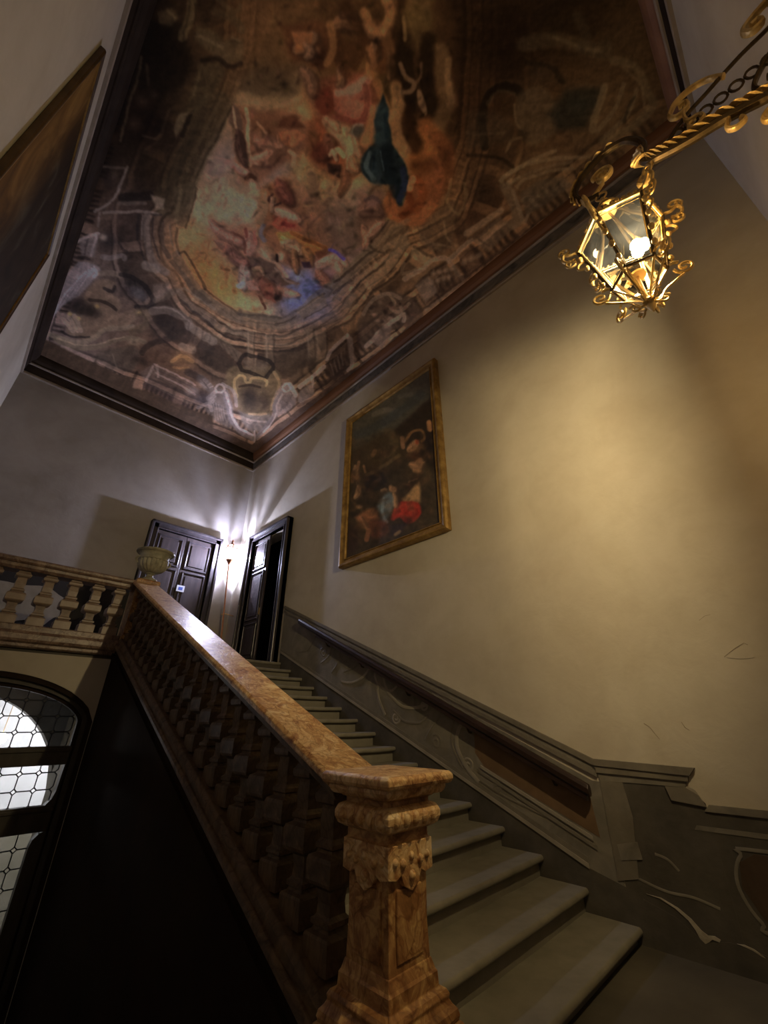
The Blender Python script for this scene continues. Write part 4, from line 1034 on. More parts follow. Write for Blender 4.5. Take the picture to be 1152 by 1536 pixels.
def paint_fresco(S):
    A = lambda: S.frame(250, 60, 2.88); Bz = lambda: S.frame(0, 0, 2); G = lambda: S.frame(60, 240, 4.042); Hz = lambda: S.frame(300, 400, 4.431)
    I = lambda: S.frame(520, 240, 3.2); J = lambda: S.frame(180, 0, 3.388); K = lambda: S.frame(420, 0, 3.388); L = lambda: S.frame(700, 0, 2.549); PX_ = lambda: S.frame(0, 0, 1)
    # ---- feigned architecture: a ground tone, an entablature that follows the opening, a gallery along the cornice
    PX_()
    sky_px = [(250 + x / 2.88, 60 + y / 2.88) for x, y in [(292, 275), (120, 620), (133, 642), (85, 812), (48, 820), (56, 922), (82, 926), (168, 1075), (320, 1182), (490, 1200), (562, 1166), (695, 1100), (782, 985), (884, 912), (965, 790), (1050, 760), (1170, 700), (1260, 420), (1290, 0), (1280, -500), (420, -500), (380, 40)]]
    anch = [((190, 330), (64, 61, 62)), ((110, 470), (74, 74, 80)), ((150, 420), (66, 66, 70)), ((230, 430), (70, 67, 64)), ((250, 540), (66, 58, 52)), ((330, 500), (82, 75, 64)), ((400, 530), (86, 78, 64)), ((390, 610), (80, 74, 68)), ((480, 520), (88, 80, 66)), ((560, 460), (98, 88, 70)), ((620, 400), (94, 84, 66)), ((680, 370), (92, 80, 62)), ((740, 310), (74, 63, 48)), ((820, 270), (74, 68, 52)), ((900, 180), (66, 61, 46)), ((960, 80), (54, 50, 38)), ((800, 180), (58, 50, 36)), ((760, 60), (36, 29, 18)), ((850, 20), (36, 31, 20)), ((700, 150), (52, 42, 28)), ((250, 250), (46, 41, 30)), ((300, 160), (60, 56, 40)), ((210, 180), (22, 17, 12)), ((220, 60), (22, 18, 12)), ((300, 60), (50, 44, 30)), ((120, 250), (26, 21, 16)), ((170, 140), (18, 14, 10)), ((380, 60), (70, 58, 40)), ((600, -150), (60, 46, 28)), ((150, -100), (34, 28, 20)), ((1000, -150), (44, 38, 28))]  # ground tones; some of the ceiling's light falloff sits in these colours
    wsum = 0; base = 0
    for (ax, ay), c in anch:
        w_ = 1 / ((S.X - ax) ** 2 + (S.Y - ay) ** 2 + 500) ** 1.6; wsum = wsum + w_; base = base + w_[:, None] * np.array(c, np.float32)
    base = base / wsum[:, None] * np.array((1.14, 1.02, .92), np.float32)
    def nearest(P, closed=True):
        P = np.array(P, float); dm = np.full(len(S.X), 1e9); sp = np.zeros(len(S.X)); acc = 0.0; ins = np.zeros(len(S.X), bool)
        for i in range(len(P) if closed else len(P) - 1):
            a, b = P[i], P[(i + 1) % len(P)]; d = b - a; L_ = d @ d; t = np.clip(((S.X - a[0]) * d[0] + (S.Y - a[1]) * d[1]) / L_, 0, 1)
            q = np.hypot(S.X - a[0] - t * d[0], S.Y - a[1] - t * d[1]); k_ = q < dm; dm[k_] = q[k_]; sp[k_] = acc + t[k_] * math.sqrt(L_); acc += math.sqrt(L_)
            cnd = (a[1] > S.Y) != (b[1] > S.Y)
            ins ^= cnd & (S.X < (b[0] - a[0]) * (S.Y - a[1]) / (b[1] - a[1] + 1e-9) + a[0])
        return np.where(ins, -dm, dm) if closed else dm, sp
    d_, s_ = nearest(sky_px); sky_d = d_
    def prof(x, stops):
        xs, ys = zip(*stops); return np.interp(x, xs, ys)
    rimf = prof(d_, [(-5, 1), (0, .4), (2.5, .45), (3.5, 1.3), (9, 1.12), (10, .55), (11.5, .5), (12.5, 1.15), (21, .98), (22, 1.45), (25, 1.3), (26, .5), (28.5, .5), (30, 1.08), (39, .9), (40, .55), (41.5, .6), (43, 1.3), (48, 1.2), (49.5, .5), (52, .6), (54, .9), (92, .86), (94, 1.25), (98, 1.2), (100, .6), (103, .9), (125, 1.0)])
    dent = 1 + .16 * np.sin(s_ / 1.7) * ((d_ > 12) & (d_ < 21)) + .10 * np.sin(s_ / 2.6) * ((d_ > 30) & (d_ < 39))
    ph = (s_ / 58.0) % 1.0; pil = prof(ph, [(0, 1.25), (.2, 1.3), (.24, .55), (.30, .75), (.55, .66), (.80, .85), (.94, .7), (.97, 1.2), (1, 1.25)])
    zone = np.clip((d_ - 52) / 4, 0, 1) * np.clip((93 - d_) / 4, 0, 1); rimf = rimf * dent * (1 + (pil - 1) * zone)
    ph2 = (s_ / 29.0) % 1.0; res = 1 + .22 * (ph2 < .22) - .10 * ((ph2 > .22) & (ph2 < .28)); rimf = rimf * np.where((d_ > 3) & (d_ < 50), res, 1)
    e1, s1 = nearest([(381, 680), (1010, 222)], False); e2, s2 = nearest([(381, 680), (45, 545)], False); e3, s3 = nearest([(45, 545), (205, -40)], False)
    e1 = e1 / (1 + .75 * np.clip(s1 / 780, 0, 1)); s1 = s1 / (1 + .4 * np.clip(s1 / 780, 0, 1))
    def gallery(e, s, per):
        f = prof(e, [(0, .62), (11, .66), (12, .5), (13, 1.25), (17, 1.3), (18, .5), (20, .6), (21, .85), (36, .8), (37, .5), (38, 1.4), (43, 1.3), (44, .5), (46, .55), (48, .95), (60, 1)])
        z = ((e > 20) & (e < 37)); b = .95 + .42 * np.sin(s * 2 * PI / 7.5) * (1 - .35 * np.abs((e - 28) / 8)); pd = (s / per) % 1.0; ped = (pd < .26)
        return np.where(z, np.where(ped, 1.25, f * b), f) * np.where(ped & (e > 12) & (e < 48), 1.12, 1) * np.where((np.abs(pd - .26) < .03) & (e > 12) & (e < 48), .6, 1)
    gal = np.where(e1 < e2, gallery(e1, s1, 58), gallery(e2, s2, 64)); em = np.minimum(e1, e2)
    mixg = np.clip((58 - em) / 6, 0, 1) * np.clip((d_ - 20) / 20, 0, 1); mixl = np.clip((40 - e3) / 6, 0, 1)
    pat = rimf * (1 - mixg) + gal * mixg; pat = pat * (1 - mixl) + gallery(e3, s3, 70) * mixl
    fade = np.clip(1.15 - np.hypot((S.X - 830) / 420, (S.Y - 40) / 330), 0, 1); fade = np.maximum(fade, np.clip(1.1 - np.hypot((S.X - 250) / 200, (S.Y - 60) / 260), 0, 1))
    pat = 1 + (pat - 1) * (1.2 - .95 * fade) * np.clip(1.25 - fbm(S.X, S.Y, 60, 21), .5, 1)
    S.col = (base * pat[:, None]).astype(np.float32)
    # ---- sky opening
    A()
    sky = [(292, 275), (120, 620), (133, 642), (85, 812), (48, 820), (56, 922), (82, 926), (168, 1075), (320, 1182), (490, 1200), (562, 1166), (695, 1100), (782, 985), (884, 912), (965, 790), (1050, 760), (1150, 700), (1180, 420), (1200, 0), (1180, -400), (420, -400), (380, 40)]
    S.poly([(p[0], max(p[1], 250)) if p[1] < 250 and p[0] < 1000 else p for p in sky if p[1] > 200] + [(1000, 300), (600, 260)], (112, 92, 66), 1, 3); S.poly([(300, 300), (420, -700), (1100, -700), (1120, 200), (1160, 640), (900, 760), (500, 700)], (100, 76, 48), .9, 150)
    S.poly([(292, 275), (120, 620), (133, 642), (85, 812), (48, 820), (56, 922), (82, 926), (168, 1075), (320, 1182), (480, 1200), (500, 900), (420, 600), (480, 420), (360, 330)], (128, 110, 86), 1, 30)
    for p, rx, ry, an, c, al in (((110, 900), 130, 150, 20, (156, 116, 74), .9), ((250, 1080), 160, 90, 30, (154, 106, 56), .95), ((160, 1000), 100, 90, 30, (148, 102, 54), .8), ((380, 1140), 110, 60, 10, (176, 148, 100), .8), ((90, 860), 50, 60, 0, (168, 134, 90), .7),
                                 ((220, 700), 150, 110, 20, (142, 128, 104), .8), ((250, 500), 80, 110, 20, (102, 95, 96), .7), ((215, 560), 60, 50, 0, (106, 97, 100), .5), ((320, 740), 110, 70, -20, (150, 138, 116), .7),
                                 ((640, 1060), 150, 120, -20, (84, 96, 140), .98), ((560, 1120), 90, 90, 0, (92, 104, 146), .9), ((720, 960), 80, 80, 0, (66, 78, 138), .9), ((540, 1000), 60, 80, 0, (110, 116, 140), .7), ((660, 1180), 90, 40, 0, (100, 104, 128), .6),
                                 ((480, 560), 90, 60, -20, (98, 96, 104), .6), ((400, 600), 70, 60, 0, (108, 100, 98), .4),
                                 ((740, 620), 130, 160, 10, (168, 140, 100), .85), ((640, 420), 100, 200, 5, (148, 118, 80), .7), ((820, 700), 90, 120, 0, (150, 128, 100), .7), ((600, 300), 120, 150, 0, (140, 112, 76), .7), ((780, 800), 130, 100, -20, (112, 102, 96), .7), ((870, 690), 80, 60, 0, (94, 88, 92), .6),
                                 ((700, 880), 120, 110, -20, (100, 88, 78), .8), ((760, 950), 100, 60, -20, (112, 96, 84), .7), ((480, 240), 130, 70, -10, (132, 114, 86), .7), ((430, 160), 130, 90, -15, (74, 62, 44), .9), ((370, 230), 70, 70, 0, (96, 84, 62), .6),
                                 ((520, 20), 180, 90, -20, (92, 72, 44), .8), ((760, 60), 170, 120, 0, (92, 66, 38), .85), ((960, 200), 130, 240, 5, (74, 58, 34), .9), ((1080, 500), 110, 200, 0, (84, 58, 34), .85), ((850, -120), 300, 130, 0, (70, 52, 30), .9)):
        S.blob(p, rx, ry, an, c, al)
    # cloud edges
    S.stroke([(390, 900), (440, 960), (480, 985), (510, 1030)], 26, (196, 176, 148), .8, .8); S.stroke([(120, 720), (200, 780), (290, 800)], 40, (160, 140, 112), .4, 1); S.stroke([(230, 620), (300, 690), (380, 720)], 40, (150, 136, 114), .5, 1)
    S.stroke([(330, 250), (430, 270), (540, 230), (590, 150)], 46, (150, 128, 94), .6, 1); S.stroke([(590, 260), (640, 420), (600, 600), (680, 760)], 55, (172, 142, 100), .55, 1)
    S.stroke([(700, 760), (640, 700), (620, 600)], 40, (98, 78, 62), .5, 1); S.stroke([(520, 640), (600, 720), (660, 820), (700, 900)], 95, (128, 98, 76), .65, .7); S.stroke([(560, 650), (640, 760), (680, 860)], 26, (150, 120, 92), .5, .9)
    S.stroke([(500, 690), (560, 780), (620, 880)], 24, (88, 62, 48), .6, .8); S.stroke([(700, 800), (760, 880), (850, 900)], 60, (92, 82, 76), .6, 1)
    # ---- figures: first the brown masses they are built on
    for pts, c_, a_ in (([(290, 290), (600, 320), (620, 460), (470, 560), (390, 630), (300, 570)], (112, 78, 58), .75), ([(190, 760), (390, 810), (410, 930), (330, 970), (200, 890)], (146, 104, 82), .65), ([(310, 960), (400, 920), (520, 1010), (480, 1130), (390, 1120), (320, 1070)], (118, 84, 64), .75),
                        ([(410, 640), (520, 600), (610, 770), (720, 880), (690, 940), (560, 990), (470, 940), (390, 790)], (126, 86, 58), .8), ([(610, 930), (720, 910), (790, 970), (700, 1060), (630, 1030)], (132, 98, 86), .6), ([(610, 340), (700, 310), (810, 400), (870, 470), (850, 560), (770, 610), (660, 570), (600, 480)], (112, 72, 46), .85),
                        ([(600, 180), (880, 140), (910, 330), (810, 390), (640, 340)], (112, 70, 50), .85), ([(500, -60), (700, -80), (730, 90), (640, 130), (540, 90)], (86, 58, 36), .85), ([(820, -80), (980, -60), (1000, 110), (880, 130)], (94, 64, 38), .85), ([(560, 90), (650, 130), (660, 330), (590, 300)], (128, 96, 64), .6), ([(830, 660), (940, 680), (960, 790), (880, 900), (830, 860)], (118, 88, 72), .7),
                        ([(700, 640), (860, 780), (850, 900), (720, 930), (640, 840)], (96, 78, 66), .6), ([(520, 620), (640, 700), (700, 840), (620, 860), (540, 740)], (110, 82, 62), .6), ([(430, 130), (600, 100), (560, 230), (420, 250), (360, 200)], (78, 64, 44), .6)):
        S.poly(pts, c_, a_, 16, 3)
    fl, fd, wh = (176, 126, 96), (128, 82, 58), (196, 170, 140)
    # winged pair at lower left
    S.limb([(190, 780), (240, 840), (300, 870), (350, 890)], 34, (172, 122, 102)); S.limb([(215, 870), (270, 900), (320, 950)], 30, (160, 112, 90)); S.limb([(345, 830), (360, 880), (350, 925)], 40, (184, 134, 116)); S.limb([(260, 900), (310, 960), (350, 970)], 34, (150, 100, 84))
    S.stroke([(340, 815), (345, 850)], 12, (110, 62, 52), .8); S.stroke([(380, 830), (385, 880)], 14, (150, 96, 84), .8); S.stroke([(280, 830), (330, 860), (340, 920)], 10, (96, 58, 46), .7)
    S.poly([(355, 940), (400, 935), (470, 970), (500, 1020), (575, 1050), (490, 1062), (440, 1035), (395, 990), (360, 970)], (92, 74, 62), .95, 3); S.stroke([(470, 985), (520, 1040), (570, 1052)], 8, (130, 112, 98), .7)
    S.limb([(330, 985), (335, 1030), (330, 1060)], 42, (162, 136, 120)); S.limb([(370, 990), (400, 985), (415, 1015)], 18, (190, 146, 108)); S.limb([(470, 1075), (520, 1090), (570, 1100)], 26, (196, 140, 112)); S.limb([(380, 1040), (420, 1060), (470, 1100)], 44, (140, 88, 64))
    S.poly([(400, 1055), (450, 1050), (468, 1138), (420, 1110)], (122, 76, 58), .9, 3); S.poly([(345, 1040), (385, 1030), (400, 1080), (350, 1078)], (140, 104, 88), .9, 3); S.stroke([(400, 1105), (430, 1162)], 9, (86, 56, 40), .9); S.stroke([(240, 990), (270, 998)], 9, (96, 66, 38), .8)
    S.blob((345, 1010), 14, 16, 0, (186, 160, 146), .9, 2); S.stroke([(325, 1050), (312, 1062)], 18, (176, 158, 150), .8)
    # trumpeting angel on the left
    S.poly([(275, 300), (290, 280), (312, 300), (330, 390), (300, 400), (270, 350)], (84, 68, 56), .95, 3); S.stroke([(285, 290), (300, 380)], 8, (160, 134, 108), .7); S.stroke([(345, 300), (352, 420), (362, 540)], 14, (170, 140, 108), .95)
    S.limb([(310, 400), (318, 470), (340, 540)], 32, (96, 70, 60)); S.poly([(360, 330), (420, 320), (500, 330), (590, 380), (600, 430), (520, 450), (480, 430), (430, 390), (370, 400)], (112, 80, 56), .9, 5)
    S.stroke([(390, 350), (430, 400)], 10, (160, 130, 100), .7); S.poly([(480, 400), (560, 385), (605, 420), (560, 455), (500, 450)], (142, 94, 66), .9, 4); S.poly([(500, 330), (560, 320), (600, 380), (540, 380), (480, 380)], (80, 52, 36), .8, 6)
    S.limb([(390, 440), (440, 450), (500, 470)], 44, (176, 124, 96)); S.limb([(370, 520), (420, 510), (460, 490)], 46, (182, 128, 102)); S.limb([(300, 540), (330, 570), (365, 590)], 26, (188, 136, 116)); S.poly([(230, 510), (280, 520), (330, 560), (320, 580), (270, 545)], (150, 104, 98), .7, 5)
    S.blob((372, 622), 20, 22, 0, (182, 144, 118), .95, 2); S.stroke([(345, 600), (360, 590), (385, 600)], 16, (74, 52, 38), .95); S.stroke([(450, 520), (490, 480), (530, 480)], 24, (104, 76, 58), .9); S.stroke([(400, 500), (430, 480)], 8, (210, 160, 130), .7)
    S.stroke([(530, 480), (550, 500), (548, 540)], 16, (150, 122, 92), .8)
    # pair in the middle column
    S.limb([(480, 610), (500, 650), (530, 700)], 46, (134, 76, 60)); S.poly([(430, 650), (400, 700), (390, 790), (420, 800), (440, 720)], (126, 104, 80), .9, 4); S.stroke([(455, 665), (440, 690), (465, 710), (490, 705)], 10, (66, 46, 38), .9)
    S.limb([(470, 735), (510, 755), (570, 775)], 40, (196, 146, 118)); S.limb([(455, 680), (450, 740)], 24, (170, 130, 100)); S.poly([(460, 760), (560, 780), (580, 820), (500, 830), (460, 800)], (150, 82, 62), .95, 4); S.stroke([(500, 790), (550, 800)], 14, (104, 48, 40), .8)
    S.stroke([(420, 800), (405, 835), (425, 865)], 16, (104, 100, 104), .9)
    S.poly([(470, 830), (540, 820), (600, 850), (690, 890), (640, 930), (580, 920), (500, 900)], (166, 114, 62), .95, 4); S.stroke([(540, 830), (610, 870), (680, 895)], 14, (112, 72, 38), .8); S.stroke([(500, 850), (560, 880)], 12, (210, 164, 104), .7)
    S.limb([(500, 880), (540, 890), (580, 920)], 40, (194, 150, 108)); S.limb([(545, 910), (550, 960), (560, 1005)], 22, (168, 118, 74)); S.blob((494, 938), 18, 22, 0, (176, 148, 120), .95, 2); S.stroke([(478, 930), (482, 955)], 10, (60, 44, 34), .9); S.limb([(590, 900), (610, 940), (615, 970)], 30, (172, 118, 66))
    S.poly([(580, 960), (620, 958), (625, 985), (590, 985)], (60, 46, 58), .9, 3)
    # diving figure over the blue
    S.limb([(650, 975), (690, 955), (730, 940), (775, 975)], 34, (190, 148, 130)); S.limb([(735, 960), (742, 990), (760, 1008)], 24, (196, 150, 130)); S.limb([(650, 1000), (670, 1030), (690, 1045)], 34, (150, 100, 84)); S.poly([(640, 920), (690, 900), (710, 915), (660, 950)], (94, 62, 44), .9, 3)
    S.stroke([(700, 905), (730, 915), (765, 945)], 12, (82, 74, 150), .9)
    # group by the right rim
    S.limb([(840, 740), (880, 720), (920, 740)], 50, (130, 96, 82)); S.limb([(850, 800), (860, 860), (855, 900)], 28, (186, 136, 108)); S.limb([(870, 850), (900, 810), (935, 790)], 26, (190, 142, 118)); S.blob((890, 705), 26, 24, 0, (112, 90, 84), .9, 2); S.stroke([(860, 690), (890, 680), (920, 700)], 12, (80, 66, 66), .8)
    # big nude with outstretched arm
    S.poly([(640, 340), (700, 330), (780, 380), (790, 470), (740, 560), (660, 540), (625, 490), (650, 430)], (118, 72, 46), .9, 8); S.limb([(690, 350), (740, 390), (780, 420), (800, 500), (790, 560)], 56, (190, 146, 104)); S.limb([(700, 420), (690, 470), (650, 500)], 46, (128, 78, 54)); S.blob((660, 480), 36, 44, 20, (92, 52, 36), .9, 1.6)
    S.limb([(770, 560), (768, 620), (745, 670)], 26, (140, 92, 60)); S.poly([(690, 530), (750, 540), (750, 600), (700, 570)], (58, 42, 32), .9, 4); S.stroke([(725, 490), (740, 470), (760, 500)], 18, (196, 152, 112), .8); S.limb([(680, 330), (720, 360), (740, 390)], 26, (190, 142, 100))
    S.limb([(700, 500), (720, 480), (730, 520)], 16, (180, 134, 100))
    S.limb([(820, 560), (800, 540), (800, 500)], 30, (168, 120, 82))
    # rose drapery and figure above
    S.poly([(710, 240), (760, 200), (840, 160), (880, 200), (890, 300), (850, 370), (780, 350), (720, 300)], (142, 92, 74), .95, 6); S.stroke([(740, 230), (820, 210), (870, 170)], 30, (176, 128, 108), .8, .8); S.stroke([(740, 330), (810, 350), (860, 340)], 18, (100, 56, 44), .8); S.stroke([(860, 200), (870, 280), (850, 340)], 20, (104, 62, 50), .8)
    S.poly([(640, 220), (710, 200), (720, 300), (680, 330), (640, 290)], (98, 54, 38), .9, 6); S.limb([(590, 130), (620, 180), (625, 240)], 38, (150, 108, 78)); S.blob((690, 270), 60, 70, 0, (82, 44, 30), .5)
    S.limb([(745, 110), (750, 180), (740, 200)], 26, (140, 100, 68))
    S.blob((828, 392), 38, 30, -20, (64, 62, 56), .95, 2); S.stroke([(800, 400), (815, 365), (850, 365)], 8, (104, 100, 88), .7)
    # top figures
    S.limb([(560, 40), (600, 10), (640, -20)], 46, (158, 116, 80)); S.poly([(540, -40), (640, -30), (620, 30), (560, 60)], (120, 84, 54), .9, 5); S.blob((660, 60), 40, 46, 0, (58, 38, 24), .95, 1.6); S.blob((650, 40), 16, 18, 0, (120, 88, 60), .8); S.limb([(600, 20), (620, 50), (600, 80)], 28, (146, 108, 78))
    S.limb([(880, 10), (890, 50), (880, 80)], 40, (146, 104, 66)); S.stroke([(865, 40), (880, 0), (915, 20), (905, 70), (875, 85), (862, 50)], 12, (74, 52, 32), .9); S.limb([(850, -60), (900, -30), (960, -40)], 40, (140, 98, 62)); S.limb([(960, 60), (975, 120), (965, 170)], 30, (136, 98, 62)); S.poly([(740, 20), (800, -20), (850, 60), (820, 140), (760, 120)], (70, 48, 28), .7, 14)
    S.stroke([(900, 150), (930, 250), (960, 320)], 26, (150, 110, 70), .6, .8); S.stroke([(870, 110), (880, 170)], 14, (160, 118, 74), .5); S.limb([(720, -60), (770, -80), (820, -60)], 50, (132, 92, 58)); S.limb([(980, -80), (1040, -60), (1080, 0)], 44, (104, 76, 46))
    # streaming brown draperies that sink into shadow
    K()
    for pts, w_, c_, a_ in (([(620, -60), (600, 120), (590, 260), (600, 420)], 60, (52, 38, 22), .8), ([(560, -60), (570, 60), (540, 160), (560, 260)], 40, (112, 82, 52), .6), ([(660, 120), (640, 300), (650, 460), (640, 640)], 70, (40, 29, 17), .8),
                            ([(720, -40), (700, 90), (740, 220)], 90, (92, 76, 46), .7), ([(760, 200), (740, 380), (760, 560), (720, 700)], 60, (44, 32, 18), .8), ([(820, 260), (830, 400), (850, 520), (800, 640)], 60, (96, 78, 52), .7), ([(860, 300), (850, 420), (870, 520)], 24, (120, 100, 70), .5),
                            ([(590, 440), (600, 560), (620, 700), (640, 800)], 44, (150, 118, 80), .7), ([(640, 560), (660, 680), (700, 760)], 50, (62, 42, 22), .8), ([(740, 640), (780, 720), (740, 810), (680, 830)], 70, (136, 90, 50), .8), ([(800, 700), (850, 780), (840, 900), (780, 980)], 60, (98, 62, 36), .8),
                            ([(430, 60), (470, 140), (520, 150), (560, 60), (540, 0)], 34, (150, 112, 74), .7), ([(330, 30), (380, 120), (420, 200), (380, 330)], 40, (66, 46, 26), .7), ([(280, 180), (300, 300), (340, 380)], 36, (74, 50, 30), .7), ([(450, 250), (480, 330), (440, 380)], 24, (130, 94, 62), .6), ([(250, 120), (270, 240), (240, 320)], 26, (138, 104, 66), .6)):
        S.stroke(pts, w_, c_, a_, .9)
    # pale limbs in the dark
    K(); S.stroke([(615, 330), (640, 390), (680, 420), (660, 460), (620, 470)], 20, (118, 98, 74), .75); S.stroke([(680, 420), (715, 390), (720, 320)], 12, (100, 80, 58), .7); S.stroke([(700, 460), (715, 520), (735, 575)], 30, (126, 104, 78), .85, .4, True); S.stroke([(630, 90), (635, 200)], 16, (130, 108, 72), .6); S.blob((700, 90), 90, 60, 0, (104, 88, 52), .6)
    # ---- blue mantle, its lining and the orange drapery
    A()
    S.stroke([(1000, 280), (985, 380), (1010, 460), (1030, 560)], 40, (136, 108, 74), .75, .8); S.stroke([(905, 300), (890, 360), (860, 440)], 40, (142, 104, 72), .75, .7)
    S.poly([(1020, 640), (1090, 560), (1160, 500), (1200, 560), (1180, 700), (1120, 790), (1040, 800), (970, 780), (940, 720), (960, 650)], (112, 72, 44), .95, 8, 3); S.stroke([(960, 700), (1000, 770), (1080, 780), (1140, 720)], 34, (138, 92, 58), .7, .8); S.stroke([(1040, 660), (1060, 720), (1020, 760)], 26, (96, 54, 28), .8, .8); S.stroke([(1080, 600), (1110, 660), (1080, 740)], 26, (108, 62, 34), .7, .8); S.blob((1090, 540), 60, 44, 0, (72, 46, 24), .8); S.stroke([(1060, 600), (1050, 640)], 26, (176, 124, 88), .7)
    S.poly([(935, 235), (955, 300), (968, 400), (975, 450), (1010, 500), (1040, 560), (1045, 620), (1020, 715), (995, 700), (985, 630), (940, 625), (880, 615), (840, 570), (838, 510), (870, 465), (905, 440), (898, 350), (915, 280)], (36, 47, 49), 1, 4, 2)
    S.stroke([(930, 300), (925, 420), (915, 520), (905, 600)], 40, (48, 63, 66), .7, .9); S.stroke([(950, 470), (960, 560), (1000, 660)], 40, (28, 38, 42), .8, .9); S.stroke([(875, 490), (860, 550), (890, 600)], 16, (76, 94, 98), .6, .8); S.stroke([(945, 320), (950, 420)], 14, (30, 46, 52), .8); S.stroke([(1020, 560), (1030, 620), (1010, 690)], 22, (38, 46, 66), .8); S.stroke([(900, 480), (890, 560)], 6, (30, 46, 54), .7); S.stroke([(925, 480), (935, 560)], 5, (82, 104, 112), .5)
    # ---- rim of the opening (painted marble attic)
    S.amt = .55
    lt, md, dk = (112, 102, 84), (74, 66, 54), (34, 29, 23)
    rim = [(110, 610), (60, 800), (30, 830), (40, 930), (70, 945), (155, 1090), (310, 1200), (490, 1222), (575, 1185), (705, 1120), (800, 1005), (900, 930), (980, 810)]
    S.stroke([(282, 285), (118, 612)], 10, (26, 22, 15), .9); S.stroke([(205, 290), (20, 700)], 130, (58, 54, 40), .9, .3); S.stroke([(160, 320), (-20, 700)], 16, (40, 36, 26), .8); S.stroke([(225, 270), (60, 620)], 8, (78, 72, 54), .6)
    S.poly([(118, 612), (133, 642), (85, 812), (45, 800), (20, 640)], (64, 58, 44), .95, 3); S.stroke([(60, 650), (40, 780)], 14, (116, 106, 80), .7); S.stroke([(133, 642), (85, 815)], 7, dk, .9)
    S.stroke([(45, 815), (38, 870), (52, 925)], 10, dk, .9); S.stroke([(56, 922), (88, 926), (165, 1075)], 9, dk, .9); S.stroke([(40, 930), (140, 1090), (310, 1205)], 34, (66, 62, 55), .9); S.stroke([(160, 1075), (320, 1186)], 7, dk, .85); S.stroke([(320, 1182), (490, 1200)], 9, dk, .9)
    Hz()
    S.stroke([(0, 190), (120, 270), (280, 345), (500, 375), (640, 330), (820, 180), (960, 60), (1152, -110)], 70, (86, 79, 66), .9, .25); S.stroke([(500, 375), (560, 368), (640, 330)], 9, dk, .8)
    S.stroke([(272, 300), (400, 335), (500, 345)], 42, (74, 70, 60), .95, .25); S.stroke([(640, 300), (830, 180)], 9, (44, 38, 32), .8); S.poly([(640, 298), (820, 172), (850, 250), (690, 350)], (104, 95, 79), .9, 2); S.stroke([(690, 350), (850, 255)], 7, dk, .8); S.stroke([(650, 310), (815, 195)], 8, (134, 122, 100), .7)
    for k in range(5): S.stroke([(0, 250 + 26 * k), (150, 340 + 26 * k), (320, 410 + 24 * k), (500, 435 + 26 * k), (700, 400 + 26 * k), (860, 300 + 28 * k), (1152, 60 + 34 * k)], 8, (lt if k % 2 else dk), .6)
    S.stroke([(500, 400), (640, 390), (700, 370)], 14, (124, 112, 92), .6); S.stroke([(500, 470), (650, 460), (730, 420)], 12, (130, 118, 96), .6); S.stroke([(500, 545), (640, 548), (760, 500)], 26, (40, 34, 28), .9); S.stroke([(500, 520), (640, 515), (740, 480)], 14, (120, 108, 88), .8)
    for x0, x1, y in ((300, 360, 440), (430, 495, 450), (700, 760, 420), (760, 840, 440)):
        S.poly([(x0, y), (x1, y - 10), (x1 + 5, y + 200), (x0 + 10, y + 200)], (104, 94, 76), .75, 4); S.stroke([(x1, y), (x1 + 5, y + 200)], 12, dk, .7); S.stroke([(x0 + 14, y), (x0 + 22, y + 190)], 10, (128, 116, 96), .6)
    S.poly([(500, 560), (760, 540), (800, 640), (760, 760), (640, 790), (520, 700)], (64, 56, 44), .85, 8); S.poly([(600, 640), (740, 600), (780, 620), (760, 680)], (50, 44, 36), .6, 8); S.blob((700, 690), 50, 50, 0, (44, 36, 28), .9); S.blob((705, 690), 22, 26, 0, (120, 100, 72), .9, 2)
    # left side of the attic
    S.poly([(0, 500), (120, 540), (240, 650), (260, 760), (180, 820), (80, 760), (0, 640)], (48, 42, 36), .85, 10); S.stroke([(60, 470), (150, 510), (250, 600)], 50, (92, 84, 70), .8, .4); S.stroke([(120, 390), (300, 460)], 30, (104, 96, 80), .8, .4); S.stroke([(130, 430), (300, 480)], 12, dk, .7)
    for x in (100, 140, 180, 220): S.stroke([(x, 480 + (x - 100) * .6), (x + 30, 540 + (x - 100) * .6)], 8, (54, 46, 38), .7)
    # corner cartouche
    S.amt = .8
    S.poly([(170, 700), (210, 660), (300, 660), (480, 660), (540, 740), (520, 820), (480, 960), (460, 1000), (300, 1010), (250, 960), (230, 840), (180, 780)], (84, 74, 52), .95, 6); S.stroke([(255, 640), (290, 590), (370, 595), (450, 620), (490, 670), (450, 720), (430, 745), (340, 700), (280, 690), (258, 640)], 22, (28, 23, 18), .9); S.poly([(285, 620), (360, 605), (450, 640), (440, 690), (360, 690), (300, 670)], (78, 70, 58), .8, 6)
    S.stroke([(240, 870), (225, 780), (250, 730), (290, 735), (300, 770), (330, 775), (350, 745), (400, 740), (445, 760), (440, 790)], 16, (140, 124, 84), .95); S.stroke([(470, 950), (500, 860), (520, 780), (490, 710)], 18, (128, 112, 80), .9); S.stroke([(260, 800), (330, 790), (400, 800)], 14, (40, 32, 24), .9); S.blob((330, 880), 66, 90, 0, (34, 29, 25), .95, 1.5); S.blob((430, 900), 40, 70, 0, (52, 44, 36), .9, 1.5); S.poly([(250, 960), (300, 985), (460, 980), (470, 1010), (420, 1090), (330, 1090), (270, 1030)], (92, 88, 84), .9, 5); S.stroke([(310, 1020), (440, 1030)], 10, (130, 124, 116), .7); S.stroke([(320, 985), (430, 980)], 14, (140, 122, 90), .7)
    # grey volutes either side
    gl, gm = (138, 132, 130), (92, 88, 88)
